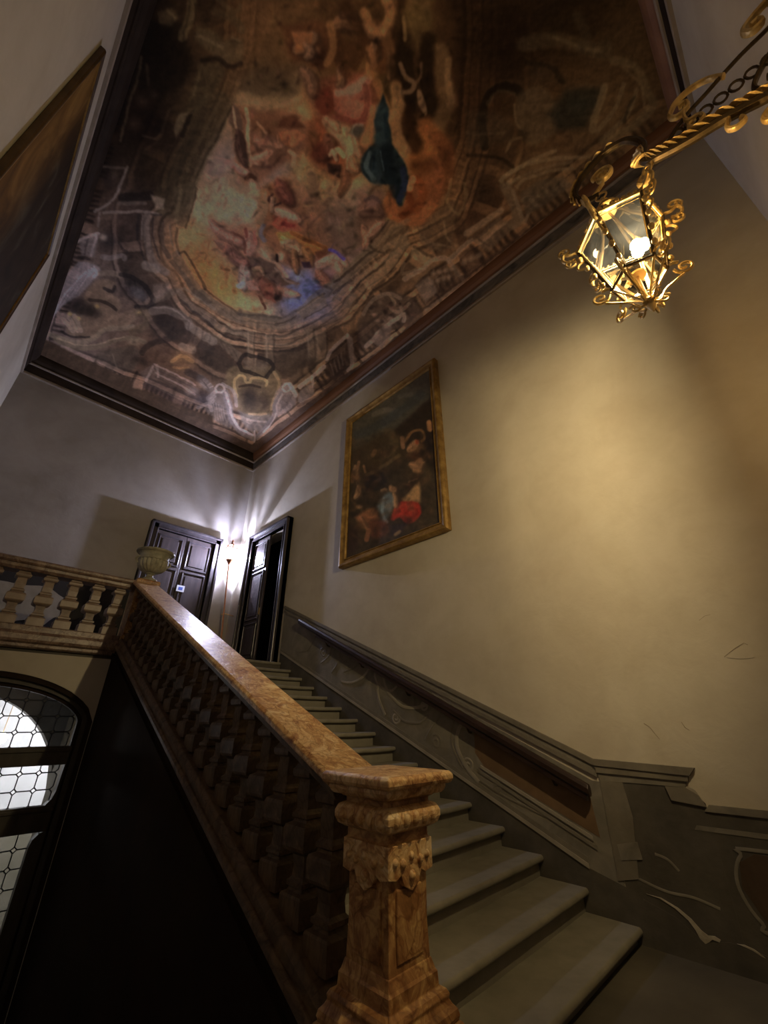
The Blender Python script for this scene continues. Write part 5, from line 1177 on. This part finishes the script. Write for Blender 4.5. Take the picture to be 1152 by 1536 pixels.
    S.poly([(30, 860), (110, 780), (180, 840), (200, 960), (230, 1050), (190, 1080), (90, 1020), (40, 960)], (78, 74, 72), .9, 5); S.stroke([(160, 830), (190, 920), (215, 1020), (270, 1090), (350, 1130)], 34, gm, .95); S.stroke([(165, 835), (195, 925), (222, 1020), (275, 1080), (352, 1115)], 12, gl, .9); S.stroke([(150, 775), (220, 830), (240, 930)], 20, (112, 107, 104), .9); S.stroke([(100, 800), (130, 775), (160, 800), (150, 830), (115, 830), (100, 800)], 12, gl, .9); S.stroke([(60, 870), (100, 830)], 26, gl, .7); S.stroke([(80, 960), (70, 900), (100, 860)], 20, (126, 120, 118), .7)
    for k in range(5): S.stroke([(90 + 16 * k, 900 + 8 * k), (110 + 16 * k, 1030)], 6, (112, 106, 104), .6)
    S.poly([(480, 950), (500, 830), (560, 770), (610, 780), (650, 850), (640, 920), (560, 980), (500, 1010)], (108, 102, 100), .95, 4); S.stroke([(545, 800), (575, 775), (600, 805), (575, 835), (545, 815)], 12, (150, 142, 138), .9); S.stroke([(590, 780), (640, 860)], 22, (152, 144, 140), .9); S.stroke([(540, 840), (500, 920), (490, 990), (420, 1090), (365, 1140)], 26, gm, .95); S.stroke([(545, 850), (508, 930), (498, 1000), (430, 1095)], 10, gl, .9)
    for k in range(5): S.stroke([(560 + 14 * k, 860), (530 + 12 * k, 970 - 10 * k)], 6, (70, 64, 62), .7)
    S.stroke([(365, 1090), (368, 1160)], 26, gl, .9, .4, True); S.stroke([(0, 740), (60, 800)], 46, (84, 80, 78), .9, .3)
    for k in range(4): S.stroke([(10 + 18 * k, 745 + 18 * k), (30 + 18 * k, 735 + 18 * k)], 7, (140, 132, 128), .7)
    S.blob((20, 860), 50, 60, 0, (36, 34, 38), .8)
    # balustrade pieces right of the corner
    S.stroke([(660, 800), (750, 730), (830, 670)], 26, (140, 132, 126), .9, .3); S.stroke([(665, 825), (760, 760), (835, 700)], 10, (58, 52, 48), .9); S.poly([(660, 830), (750, 765), (760, 840), (680, 920), (655, 900)], (98, 92, 88), .9, 3); S.stroke([(745, 730), (755, 800)], 16, (150, 142, 136), .8)
    S.poly([(850, 640), (870, 560), (930, 500), (990, 520), (1010, 620), (980, 700), (900, 760), (840, 720)], (50, 42, 36), .95, 5); S.stroke([(850, 620), (870, 560), (940, 490), (975, 460)], 22, (138, 128, 118), .9, .4); S.stroke([(975, 460), (1000, 520), (1010, 640), (985, 690)], 20, (144, 134, 124), .9, .4)
    for k in range(6): S.stroke([(870 + 22 * k, 650 - 24 * k), (890 + 20 * k, 720 - 22 * k)], 9, (92, 82, 72), .7)
    S.stroke([(780, 800), (940, 730)], 50, (44, 36, 32), .8, .4); S.stroke([(655, 930), (930, 760), (1010, 690)], 12, (70, 56, 48), .8)
    S.poly([(0, 1000), (150, 1060), (360, 1180), (560, 1060), (640, 960), (1152, 580), (1200, 640), (360, 1300), (0, 1120)], (52, 42, 36), .55, 6)
    # ---- right hand quadratura
    S.amt = .6
    I()
    for k, c in ((0, lt), (1, dk), (2, (98, 88, 72)), (3, dk), (4, lt)): S.stroke([(-60, 560 + 26 * k), (120, 420 + 26 * k), (290, 290 + 30 * k)], 12 if c is dk else 20, c, .75, .4)
    S.poly([(105, 410), (190, 440), (290, 320), (200, 280)], (88, 78, 62), .9, 3); S.stroke([(110, 415), (190, 445), (285, 335)], 10, (52, 44, 34), .8); S.stroke([(120, 395), (200, 290)], 8, (52, 44, 34), .7); S.stroke([(100, 600), (210, 500), (225, 460)], 34, (134, 120, 96), .8, .35); S.stroke([(110, 640), (230, 520)], 12, dk, .8)
    for k in range(7): S.stroke([(20 + 26 * k, 560 - 22 * k), (40 + 26 * k, 590 - 22 * k)], 7, (128, 114, 92), .6)
    S.poly([(225, 390), (280, 350), (300, 400), (250, 470), (215, 450)], (118, 106, 84), .85, 4); S.poly([(310, 420), (400, 465), (370, 500), (300, 460)], (140, 128, 98), .9, 3); S.stroke([(320, 420), (415, 470)], 12, dk, .8); S.stroke([(270, 500), (265, 540), (300, 540), (340, 520)], 14, (124, 110, 88), .8)
    S.poly([(340, 330), (440, 240), (520, 180), (540, 260), (500, 420), (440, 450), (350, 400)], (72, 62, 48), .9, 6); S.stroke([(350, 360), (420, 400), (520, 420)], 10, (108, 96, 76), .7); S.stroke([(500, 90), (480, 200), (530, 260), (570, 200), (560, 110)], 12, (126, 114, 82), .7, .5); S.stroke([(470, 300), (480, 370), (530, 410)], 10, (120, 106, 82), .7); S.blob((640, 130), 90, 120, 10, (40, 32, 24), .9); S.blob((600, 280), 50, 60, 0, (68, 48, 36), .8); S.stroke([(540, 300), (560, 400)], 40, (44, 34, 26), .8, .6)
    for k in range(6): S.blob((360 + 22 * k, 390 + 10 * k), 10, 8, 0, (112, 100, 80), .6)
    # balcony with balusters
    S.stroke([(280, 570), (350, 530), (400, 490), (470, 470), (490, 480)], 22, (146, 134, 116), .9, .35); S.stroke([(490, 480), (600, 390)], 24, (140, 128, 110), .9, .35); S.stroke([(580, 355), (740, 240)], 26, (128, 116, 98), .9, .35); S.stroke([(590, 380), (745, 270)], 10, (54, 46, 38), .9)
    S.poly([(320, 600), (400, 530), (480, 495), (530, 560), (520, 590), (380, 690)], (48, 40, 32), .95, 3); S.poly([(325, 600), (390, 560), (440, 630), (380, 680)], (124, 114, 100), .9, 4); S.blob((360, 610), 24, 24, 0, (70, 62, 54), .7)
    for k in range(4):
        for j in range(2): S.blob((415 + 30 * k - 10 * j, 550 - 10 * k + 42 * j), 13, 15, 30, (140, 126, 106), .9, 1.6)
        S.stroke([(420 + 30 * k, 530 - 12 * k), (440 + 30 * k, 610 - 14 * k)], 8, (100, 88, 72), .6)
    S.stroke([(490, 480), (560, 570)], 20, (112, 102, 86), .9); S.poly([(540, 460), (610, 410), (660, 460), (650, 500), (570, 550)], (42, 34, 28), .95, 4)
    for k in range(3): S.blob((570 + 32 * k, 490 - 16 * k), 14, 20, 30, (122, 110, 92), .9, 1.6)
    S.poly([(600, 390), (740, 270), (800, 330), (680, 440)], (94, 84, 70), .9, 4); S.stroke([(640, 400), (720, 330), (770, 300)], 12, (120, 108, 90), .7); S.stroke([(620, 370), (680, 410)], 10, (52, 44, 36), .8)
    S.stroke([(400, 690), (700, 470), (860, 340)], 30, (62, 50, 40), .8, .4); S.stroke([(380, 720), (560, 590)], 12, (120, 110, 94), .6)
    # garlanded cartouche
    S.amt = .8
    S.poly([(60, 760), (110, 670), (220, 620), (330, 660), (360, 720), (300, 790), (210, 820), (80, 900), (40, 860)], (66, 56, 46), .95, 6); S.stroke([(80, 740), (130, 670), (210, 640), (260, 660)], 16, (120, 108, 92), .8); S.stroke([(200, 640), (230, 680), (210, 710), (250, 730), (300, 690)], 14, (130, 116, 94), .8)
    for k in range(22): S.blob((110 + 230 * rng.random(), 680 + 110 * rng.random()), 9 + 9 * rng.random(), 8 + 6 * rng.random(), 60 * rng.random(), ((142, 124, 104), (40, 32, 26), (120, 88, 72), (110, 96, 78))[k % 4], .85, 1.6)
    S.stroke([(90, 890), (170, 820), (270, 740), (275, 770)], 16, (156, 144, 124), .9); S.poly([(110, 860), (220, 790), (210, 850), (160, 900)], (104, 92, 80), .9, 3); S.blob((170, 815), 20, 20, 0, (62, 52, 42), .8); S.stroke([(320, 720), (350, 740), (300, 790)], 34, (70, 58, 46), .8); S.stroke([(40, 860), (20, 940)], 60, (54, 44, 36), .8)
    S.stroke([(0, 700), (30, 650)], 30, (112, 102, 92), .8); S.stroke([(10, 860), (30, 960)], 24, (118, 108, 98), .6)
    # ---- scrolled console, top right, and shadowed architecture beyond
    S.stroke([(760, 120), (745, 90), (800, 50), (900, 0), (1000, -40)], 16, (112, 102, 80), .8); S.stroke([(820, 130), (860, 90), (960, 60), (1080, 40)], 14, (106, 98, 78), .7); S.stroke([(790, 90), (775, 110), (800, 100), (830, 80)], 12, (124, 114, 90), .8); S.stroke([(760, 130), (800, 200), (820, 280), (800, 310)], 44, (82, 74, 60), .9, .4); S.stroke([(800, 150), (830, 250), (850, 300), (880, 240)], 16, (112, 102, 84), .7); S.poly([(830, 160), (920, 100), (1040, 80), (1080, 120), (920, 240), (860, 260)], (72, 66, 54), .9, 5); S.stroke([(840, 190), (870, 180), (905, 220)], 16, (100, 92, 76), .7)
    for k in range(10): S.blob((860 + 20 * k, 190 - 10 * k + 14 * (k % 2)), 14, 12, 0, (98, 90, 72) if k % 2 else (50, 46, 38), .8, 1.6)
    L()
    S.stroke([(70, 560), (60, 450), (80, 370), (130, 330), (190, 340), (210, 370)], 26, (24, 20, 14), .9); S.poly([(190, 370), (230, 340), (300, 340), (360, 440), (330, 520), (240, 560), (190, 480)], (74, 66, 50), .9, 8, 3); S.stroke([(185, 400), (190, 460), (220, 510)], 8, (104, 94, 70), .7); S.blob((212, 515), 22, 22, 0, (36, 30, 20), .9, 1.6); S.stroke([(150, 580), (170, 540), (210, 530)], 10, (94, 84, 62), .7)
    S.poly([(380, 340), (530, 330), (490, 420), (460, 490), (350, 500), (310, 440)], (32, 36, 32), .9, 14); S.blob((430, 400), 60, 34, 0, (40, 46, 42), .7); S.stroke([(530, 330), (500, 420), (480, 500)], 22, (104, 96, 74), .7); S.stroke([(600, 320), (570, 410), (500, 500)], 14, (94, 88, 68), .7); S.stroke([(650, 340), (620, 430), (530, 520)], 14, (92, 86, 66), .7); S.stroke([(560, 230), (650, 260), (690, 350), (710, 400), (640, 480), (520, 540)], 26, (82, 77, 58), .7, .6); S.stroke([(600, 260), (670, 330), (680, 410)], 8, (108, 100, 78), .5); S.stroke([(640, 370), (600, 460)], 10, (36, 34, 26), .8)
    S.stroke([(220, 170), (330, 150), (420, 170), (520, 200), (530, 180)], 44, (66, 60, 44), .8, .7); S.stroke([(330, 140), (440, 180), (520, 200)], 12, (92, 86, 66), .6); S.stroke([(230, 240), (330, 260), (370, 320), (350, 300), (340, 260)], 16, (28, 24, 16), .8); S.blob((280, 290), 60, 50, 0, (60, 52, 38), .7); S.stroke([(80, 400), (120, 350), (180, 360)], 12, (84, 78, 58), .5); S.stroke([(0, 510), (140, 510)], 10, (104, 94, 72), .5); S.poly([(0, 420), (100, 430), (180, 470), (180, 540), (0, 570)], (58, 52, 40), .6, 10); S.stroke([(0, 590), (110, 600), (180, 640)], 12, (30, 24, 16), .8)
    S.stroke([(130, 690), (200, 640), (330, 610), (470, 600)], 12, (112, 104, 82), .7); S.stroke([(150, 720), (240, 660), (400, 620)], 10, (98, 90, 72), .6); S.stroke([(420, 60), (460, 140), (440, 180)], 30, (58, 54, 42), .6, .8); S.poly([(640, -40), (740, -40), (830, 320), (760, 320), (700, 180)], (46, 34, 22), .6, 20)
    S.amt = .75
    # ---- dark left flank: atlas figures, consoles
    J()
    S.poly([(30, 100), (330, 120), (360, 300), (330, 420), (200, 520), (120, 480), (20, 300)], (20, 16, 11), .85, 14); S.poly([(190, 60), (260, 40), (300, 90), (260, 130), (200, 120)], (82, 74, 52), .85, 6); S.stroke([(240, 50), (280, 100)], 12, (112, 102, 74), .6); S.stroke([(370, 0), (350, 90), (320, 190)], 40, (92, 84, 58), .9, .4); S.stroke([(360, 0), (335, 120), (325, 210)], 8, (40, 34, 22), .8); S.stroke([(385, 20), (375, 120)], 8, (38, 32, 22), .8)
    S.poly([(390, 130), (480, 160), (520, 210), (630, 190), (620, 310), (540, 330), (430, 250), (380, 210)], (84, 76, 54), .85, 8); S.stroke([(400, 180), (470, 220), (520, 240)], 16, (112, 102, 76), .6); S.blob((580, 210), 26, 24, 0, (56, 48, 34), .8, 1.5); S.stroke([(560, 190), (610, 200)], 8, (110, 100, 74), .6); S.stroke([(480, 60), (560, 90), (620, 150)], 34, (72, 64, 44), .8, .5); S.stroke([(490, 0), (580, 60), (610, 30)], 20, (82, 74, 52), .7); S.stroke([(420, 310), (500, 300), (560, 340), (610, 320)], 20, (26, 21, 14), .9); S.poly([(400, 320), (500, 320), (540, 350), (520, 400), (380, 580), (330, 580)], (66, 60, 42), .85, 6); S.stroke([(420, 330), (370, 480)], 10, (94, 86, 60), .5)
    S.stroke([(110, 290), (95, 400), (50, 520), (0, 720)], 12, (98, 90, 70), .6); S.stroke([(140, 330), (150, 430)], 14, (72, 62, 46), .6); S.blob((110, 520), 40, 44, 0, (64, 52, 40), .8); S.blob((170, 480), 26, 30, 0, (58, 48, 36), .8); S.blob((70, 630), 40, 40, 0, (66, 54, 42), .8); S.stroke([(120, 690), (180, 700), (200, 680)], 10, (80, 70, 54), .6); S.poly([(300, 580), (350, 570), (320, 650), (280, 700), (270, 650)], (98, 92, 72), .85, 4); S.stroke([(360, 590), (320, 690)], 20, (22, 17, 12), .9)
    S.stroke([(250, 560), (200, 700), (130, 760)], 12, (64, 54, 40), .6)
    # ---- grey stucco corner at the far left
    G()
    cl, cm, cd = (132, 130, 138), (84, 82, 86), (30, 28, 30)
    S.stroke([(530, 40), (480, 180), (420, 260), (330, 310)], 14, (124, 122, 122), .85); S.stroke([(380, 40), (520, 50)], 12, (104, 100, 98), .7); S.blob((420, 120), 80, 70, 0, (44, 38, 36), .8); S.blob((450, 90), 20, 30, 0, (92, 86, 80), .6); S.stroke([(500, 230), (670, 215)], 46, (24, 21, 20), .95, .25); S.stroke([(380, 320), (600, 310), (720, 330)], 14, (122, 118, 116), .8); S.stroke([(480, 260), (640, 260)], 18, (84, 80, 78), .8); S.poly([(680, 210), (760, 240), (750, 300), (700, 300)], (130, 122, 110), .85, 4); S.stroke([(660, 330), (740, 335)], 10, cd, .8); S.stroke([(360, 320), (350, 400)], 12, (104, 102, 104), .7)
    S.stroke([(600, 330), (590, 480)], 16, cd, .8); S.stroke([(625, 330), (615, 480)], 8, (112, 110, 110), .7); S.stroke([(655, 340), (650, 480), (690, 620), (760, 680)], 40, (86, 82, 80), .8, .4); S.stroke([(690, 350), (690, 480), (730, 600)], 10, cd, .7); S.stroke([(740, 380), (740, 500), (780, 590)], 24, (50, 44, 40), .8, .4); S.stroke([(790, 390), (795, 500), (840, 580)], 8, (104, 98, 88), .6); S.stroke([(600, 500), (620, 580), (660, 640)], 12, cd, .7); S.stroke([(640, 640), (700, 660)], 44, (104, 100, 96), .8, .5)
    S.blob((410, 490), 62, 62, 0, (38, 36, 38), .95, 1.5); S.blob((382, 470), 24, 26, 0, (134, 130, 124), .9, 1.6); S.stroke([(230, 490), (350, 445)], 18, (144, 142, 148), .9); S.poly([(240, 500), (355, 450), (330, 590), (250, 590)], (96, 94, 98), .85, 4); S.stroke([(340, 460), (310, 580)], 12, cl, .8); S.stroke([(290, 480), (270, 580)], 8, cd, .6); S.stroke([(380, 590), (440, 600), (500, 580), (520, 600)], 26, (100, 98, 100), .8); S.stroke([(470, 500), (500, 540), (530, 560)], 12, cd, .7); S.stroke([(230, 590), (300, 610)], 16, cd, .8)
    # grey drapery scroll
    S.poly([(150, 710), (230, 620), (340, 640), (370, 670), (340, 720), (240, 820), (110, 900), (60, 1000), (40, 1000), (110, 820)], (112, 112, 122), .95, 4)
    for k in range(7): S.stroke([(330 - 8 * k, 650 + 6 * k), (250 - 16 * k, 760 + 8 * k), (130 - 8 * k, 880 + 12 * k)], 9, ((158, 158, 170), (70, 70, 78))[k % 2], .8, .5)
    S.stroke([(300, 700), (330, 670), (350, 690), (330, 710)], 14, (160, 160, 172), .9); S.stroke([(370, 690), (440, 685), (490, 710)], 28, (100, 92, 82), .9)
    # cartouche with dark plumes
    S.poly([(280, 800), (350, 730), (440, 730), (465, 770), (400, 790), (460, 830), (490, 880), (480, 930), (580, 900), (585, 960), (520, 1010), (440, 1020), (370, 1060), (330, 1090), (200, 1080), (160, 1010), (240, 900)], (98, 86, 72), .95, 5, 3); S.stroke([(390, 780), (430, 800), (450, 770)], 18, cd, .9); S.blob((570, 790), 95, 62, 40, (34, 33, 35), .95, 2); S.blob((600, 810), 62, 40, 40, (74, 74, 78), .95, 1.8); S.stroke([(490, 700), (600, 730), (680, 830), (660, 890), (580, 890)], 24, (26, 25, 26), .9); S.blob((230, 890), 90, 60, 20, (28, 27, 28), .95, 1.6); S.blob((310, 920), 70, 40, 20, (34, 31, 30), .9, 1.6); S.stroke([(300, 850), (390, 860), (460, 910)], 16, (34, 30, 28), .9)
    for p in ((340, 885), (185, 935), (230, 965)): S.blob(p, 16, 14, 0, (168, 150, 96), .9, 1.6)
    for k in range(3): S.stroke([(140 + 34 * k, 960 - 8 * k), (200 + 26 * k, 1040)], 20, (124, 118, 110), .85)
    S.stroke([(50, 1050), (150, 1090), (240, 1110), (330, 1080), (400, 1030), (560, 1010)], 26, (104, 98, 84), .9); S.stroke([(130, 1040), (200, 1075), (300, 1075)], 12, cd, .9); S.stroke([(90, 1090), (220, 1140), (360, 1130), (520, 1080), (630, 1100)], 24, (90, 84, 70), .9); S.stroke([(100, 1080), (230, 1125), (350, 1115), (510, 1070)], 8, (128, 120, 100), .7); S.blob((570, 1105), 40, 24, 20, (110, 102, 86), .9, 1.8); S.blob((570, 1105), 20, 12, 20, (56, 50, 42), .8); S.stroke([(590, 920), (640, 930), (640, 1000), (560, 1040)], 40, (74, 66, 52), .8); S.blob((600, 925), 14, 8, 0, (168, 150, 90), .7)
    S.poly([(380, 1150), (560, 1130), (620, 1160), (560, 1280), (420, 1270), (320, 1200)], (58, 54, 48), .85, 8); S.stroke([(440, 1180), (470, 1260)], 8, (94, 88, 78), .5); S.stroke([(620, 1170), (660, 1120), (800, 1080)], 30, (38, 32, 30), .9); S.blob((610, 1220), 60, 30, 20, (30, 26, 25), .8)
    # attic mouldings and gallery at the back
    S.amt = .6
    S.stroke([(680, 920), (780, 910), (880, 960), (900, 1010)], 44, (96, 90, 84), .9, .4); S.stroke([(690, 900), (800, 900), (900, 980)], 10, (130, 122, 114), .7); S.poly([(660, 960), (800, 960), (940, 1060), (1050, 1140), (1050, 1180), (900, 1100), (680, 1080)], (50, 44, 40), .9, 8); S.stroke([(900, 1010), (1051, 1100)], 46, (104, 98, 90), .9, .3)
    for k in range(4): S.stroke([(900 + 44 * k, 990 + 28 * k), (890 + 44 * k, 1040 + 28 * k)], 8, (58, 52, 48), .8)
    S.stroke([(700, 850), (760, 830), (840, 800), (920, 880), (1051, 980)], 34, (86, 80, 72), .8, .4); S.stroke([(840, 800), (880, 780), (960, 830), (1051, 900)], 14, (110, 104, 92), .7); S.stroke([(860, 850), (960, 940), (1051, 1010)], 12, cd, .8); S.poly([(680, 760), (780, 740), (800, 800), (700, 850)], (92, 86, 82), .8, 5); S.stroke([(800, 620), (850, 680), (930, 780), (1020, 860)], 26, (60, 54, 46), .8, .4)
    S.blob((870, 1210), 80, 66, 10, (112, 84, 52), .9, 1.6); S.stroke([(800, 1220), (860, 1190), (930, 1220)], 20, (158, 124, 76), .8); S.stroke([(810, 1260), (900, 1260)], 14, (150, 116, 70), .6); S.stroke([(860, 1130), (930, 1150)], 40, (130, 116, 100), .8); S.blob((960, 1200), 40, 50, 0, (54, 44, 38), .8); S.stroke([(900, 1290), (1000, 1340)], 40, (40, 36, 36), .9)
    S.poly([(600, 1290), (690, 1230), (940, 1370), (1000, 1460), (900, 1480), (640, 1360)], (84, 76, 74), .9, 4)
    for k in range(4): S.stroke([(700, 1235 + 26 * k), (940, 1365 + 26 * k)], 10, ((150, 142, 140), (60, 54, 54))[k % 2], .8, .3)
    S.stroke([(640, 1340), (690, 1250)], 14, (142, 134, 130), .8); S.stroke([(715, 1240), (715, 1310)], 12, (140, 132, 128), .7); S.stroke([(640, 1370), (900, 1500)], 34, (52, 44, 44), .9, .3); S.blob((920, 1400), 34, 24, 0, (122, 120, 124), .8); S.blob((980, 1460), 46, 50, 0, (60, 60, 68), .8); S.stroke([(960, 1500), (1051, 1460)], 20, (126, 120, 118), .7); S.blob((990, 1350), 40, 36, 30, (120, 112, 108), .8, 2)
    for k in range(3): S.stroke([(975 + 14 * k, 1330 + 12 * k), (1000 + 14 * k, 1360 + 12 * k)], 6, (60, 54, 52), .8)
    S.amt = 1.0
    # plain brown band behind the back cornice
    S.poly([(30, 1090), (480, 1300), (560, 1320), (560, 1380), (640, 1400), (1051, 1560), (1051, 1640), (-100, 1250), (-60, 1080)], (56, 46, 36), .95, 4)
    # broken brushwork over everything: dabs that pick up and vary the tone they lie on
    PX_()
    inb = np.where((sky_d < -4) & (S.Y > -60))[0]
    for i in rng.choice(inb, 900):
        x, y = S.X[i], S.Y[i]; c = S.col[i] * rng.choice((.5, .66, .8, 1.15, 1.26)) * (1 + .05 * rng.normal(size=3)); a = rng.random() * PI; l = 4 + 9 * rng.random()
        if c.mean() > 150: c *= 150 / c.mean()
        S.blob((x, y), l * .8, 1.6 + 2.2 * rng.random(), math.degrees(a), c, .42, 1.3); continue
        bend = 0
        S.stroke([(x - l * math.cos(a), y - l * math.sin(a)), (x + bend * math.sin(a), y - bend * math.cos(a)), (x + l * math.cos(a), y + l * math.sin(a))], 1.6 + 2 * rng.random(), c, .4, .9, True, 3)
    S.soften(1)
    # aged tones: muted chroma, architecture melted into its ground, carved relief in the stucco
    Y_ = S.col @ np.array((.35, .5, .15), np.float32); warm = Y_[:, None] * np.array((1.07, 1.0, .90), np.float32)
    S.col = S.col * .66 + warm * .34
    msk = np.clip(-sky_d / 6 + .5, 0, 1)[:, None]
    big = S.blur(5); arch = S.col * .8 + big * .2
    rid = lambda dx, dy: 1 - np.abs(fbm(S.X + dx, S.Y + dy, 15, 80, 3) - .5) * 4
    emb = np.clip((rid(-1.2, -1.6) - rid(1.2, 1.6)) * 1.1, -.5, .5)[:, None]
    arch = arch * (1 + .12 * emb)
    clouds = (fbm(S.X + 14 * fbm(S.X, S.Y, 40, 33), S.Y, 34, 90, 5) - .5)[:, None]
    wide = S.blur(40); skyc = wide + (S.col - wide) * 1.16
    skyc = np.clip(skyc, 8, 255) * (.94 + .45 * clouds)
    S.col = np.clip(arch * (1 - msk) + skyc * msk, 4, 235)
    n = fbm(S.X, S.Y, 9, 40); m = fbm(S.X * .35 + S.Y * .6, S.Y * .5 - S.X * .4, 6, 60); S.col *= (.84 + .22 * n + .12 * m)[:, None]

def paint_canvas(S):
    S.frame(480, 520, 4.267)
    S.col[:] = (46, 40, 30)
    S.poly([(180, 470), (720, 100), (720, 320), (600, 420), (480, 520), (300, 640), (180, 700)], (62, 60, 52), .95, 12); S.stroke([(340, 430), (420, 400), (500, 420)], 26, (92, 88, 78), .6, .9); S.stroke([(500, 310), (570, 300)], 22, (86, 86, 80), .5, .9); S.stroke([(230, 560), (400, 480), (640, 300)], 40, (48, 52, 52), .7, 1)
    S.poly([(470, 530), (560, 450), (640, 370), (720, 320), (740, 520), (740, 800), (560, 640)], (34, 28, 20), .9, 8); S.poly([(190, 660), (420, 530), (520, 560), (540, 700), (420, 760), (300, 830), (190, 780)], (50, 42, 28), .9, 12)
    S.stroke([(430, 540), (470, 600), (440, 680)], 40, (70, 60, 42), .6, .9); S.stroke([(290, 820), (400, 760), (500, 690)], 16, (98, 84, 62), .5, .9); S.blob((680, 620), 50, 80, 0, (20, 17, 18), .9); S.stroke([(540, 600), (580, 540), (640, 530), (660, 580), (640, 600)], 14, (104, 78, 50), .8); S.limb([(560, 660), (590, 630), (610, 600)], 40, (176, 128, 92)); S.poly([(600, 590), (625, 590), (620, 620), (600, 615)], (150, 66, 44), .8, 2); S.stroke([(690, 480), (695, 520)], 30, (168, 124, 86), .8); S.stroke([(520, 580), (525, 640)], 22, (140, 106, 80), .7)
    S.limb([(570, 750), (610, 760), (635, 720)], 44, (172, 126, 90)); S.limb([(590, 790), (630, 790)], 36, (150, 110, 76)); S.blob((600, 700), 40, 30, 0, (60, 36, 24), .9); S.poly([(530, 880), (590, 830), (640, 820), (620, 880), (560, 920)], (38, 30, 24), .95, 5); S.stroke([(560, 860), (610, 840)], 10, (96, 78, 60), .7)
    S.poly([(510, 970), (560, 930), (625, 860), (630, 990), (560, 1010)], (150, 120, 86), .9, 6, 2); S.poly([(440, 1100), (480, 1000), (530, 985), (620, 995), (638, 1060), (600, 1110), (545, 1130), (500, 1090), (460, 1110)], (138, 50, 38), 1, 3, 2); S.stroke([(540, 1060), (580, 1030), (620, 1050)], 14, (112, 26, 20), .8); S.stroke([(470, 1040), (520, 1010), (590, 1010)], 16, (150, 66, 50), .6); S.stroke([(550, 1100), (590, 1080), (620, 1060)], 12, (126, 28, 22), .8); S.blob((580, 1060), 30, 26, 0, (142, 54, 40), .7)
    S.limb([(440, 890), (455, 910), (470, 900)], 30, (176, 130, 92)); S.limb([(460, 940), (470, 980), (470, 1020)], 30, (180, 136, 98)); S.poly([(350, 1020), (400, 950), (445, 930), (460, 1010), (430, 1080), (400, 1130), (370, 1060)], (78, 88, 92), .95, 6, 2); S.stroke([(400, 970), (390, 1060), (420, 1120)], 16, (120, 134, 142), .6); S.limb([(385, 920), (410, 910)], 30, (150, 118, 84))
    S.stroke([(345, 860), (375, 845)], 18, (176, 134, 98), .9); S.poly([(270, 830), (390, 800), (420, 860), (360, 920), (290, 920)], (26, 24, 26), .85, 6); S.limb([(220, 760), (215, 810), (230, 840)], 30, (150, 116, 84)); S.limb([(235, 890), (235, 930), (215, 965)], 26, (178, 140, 104)); S.stroke([(270, 760), (280, 800)], 12, (150, 112, 82), .8); S.stroke([(205, 800), (200, 860)], 20, (90, 70, 50), .8); S.stroke([(240, 735), (230, 780)], 14, (120, 92, 68), .8)
    S.poly([(215, 1090), (270, 1050), (340, 1030), (370, 1090), (310, 1100), (290, 1160), (240, 1120)], (140, 96, 70), .9, 8, 2); S.limb([(250, 1090), (290, 1160)], 34, (170, 118, 88)); S.blob((240, 1020), 24, 14, 0, (176, 140, 108), .8, 1.6); S.poly([(290, 1100), (420, 1110), (420, 1190), (320, 1220)], (78, 46, 36), .8, 10, 2); S.poly([(170, 1150), (230, 1150), (240, 1290), (160, 1340)], (44, 32, 28), .8, 8); S.stroke([(300, 1170), (290, 1230)], 26, (128, 86, 64), .7); S.poly([(430, 1140), (560, 1120), (500, 1200), (430, 1210)], (40, 34, 36), .9, 5); S.stroke([(470, 1200), (500, 1180)], 16, (120, 100, 76), .7); S.stroke([(330, 690), (345, 660)], 22, (104, 80, 60), .6)
    for k in range(260):                                  # crowd of half-lost figures in brown shadow
        x, y = 190 + 520 * rng.random(), 560 + 700 * rng.random(); c = np.array(((74, 58, 40), (36, 29, 22), (96, 70, 48), (28, 23, 19), (60, 46, 34))[k % 5], float) * (.8 + .4 * rng.random())
        S.blob((x, y), 14 + 26 * rng.random(), 8 + 14 * rng.random(), 180 * rng.random(), c, .35, 1.4)
    S.soften(2); S.col *= (.8 + .36 * fbm(S.X, S.Y, 5, 70))[:, None]

# homographies: plane coordinates -> cartoon sheet
H_CEIL = [[250.865615, -23.7155476, 576.0], [216.808597, 213.802317, -413.853349], [.200221363, .197445082, 1.0]]
H_CANV = [[-36.8686055, 129.965121, 1482.05265], [332.380825, -93.3793413, 1589.40311], [.306951582, .225633891, 1.0]]
FG = 4.4
M['fresco'] = paint_mat('ceiling_fresco', 'pigment', .8, .08)
M['canvas'] = paint_mat('oil_painting', 'pigment', .45, .06, .4)
ceiling = painted_grid('ceiling', lambda a, b: (a, b, np.full_like(a, ZC)), XL, XR, YF, YB, 520, 1040, H_CEIL, M['fresco'], None, painter=paint_fresco, gain=(FG * 1.07, FG * .99, FG * .96))
struct(ceiling, 'painted ceiling fresco with an open sky of figures inside a feigned balustrade')
canvas = painted_grid('canvas', lambda a, b: (np.full_like(a, XR - .055), a, b), PY0 + .12, PY1 - .12, PZ0 + .12, PZ1 - .12, 220, 300, H_CANV, M['canvas'], PIC, warp=1.0, painter=paint_canvas, gain=(1.75, 1.75, 1.75), gamma=.80, off=(XR, (PY0 + PY1) / 2, PZ0))
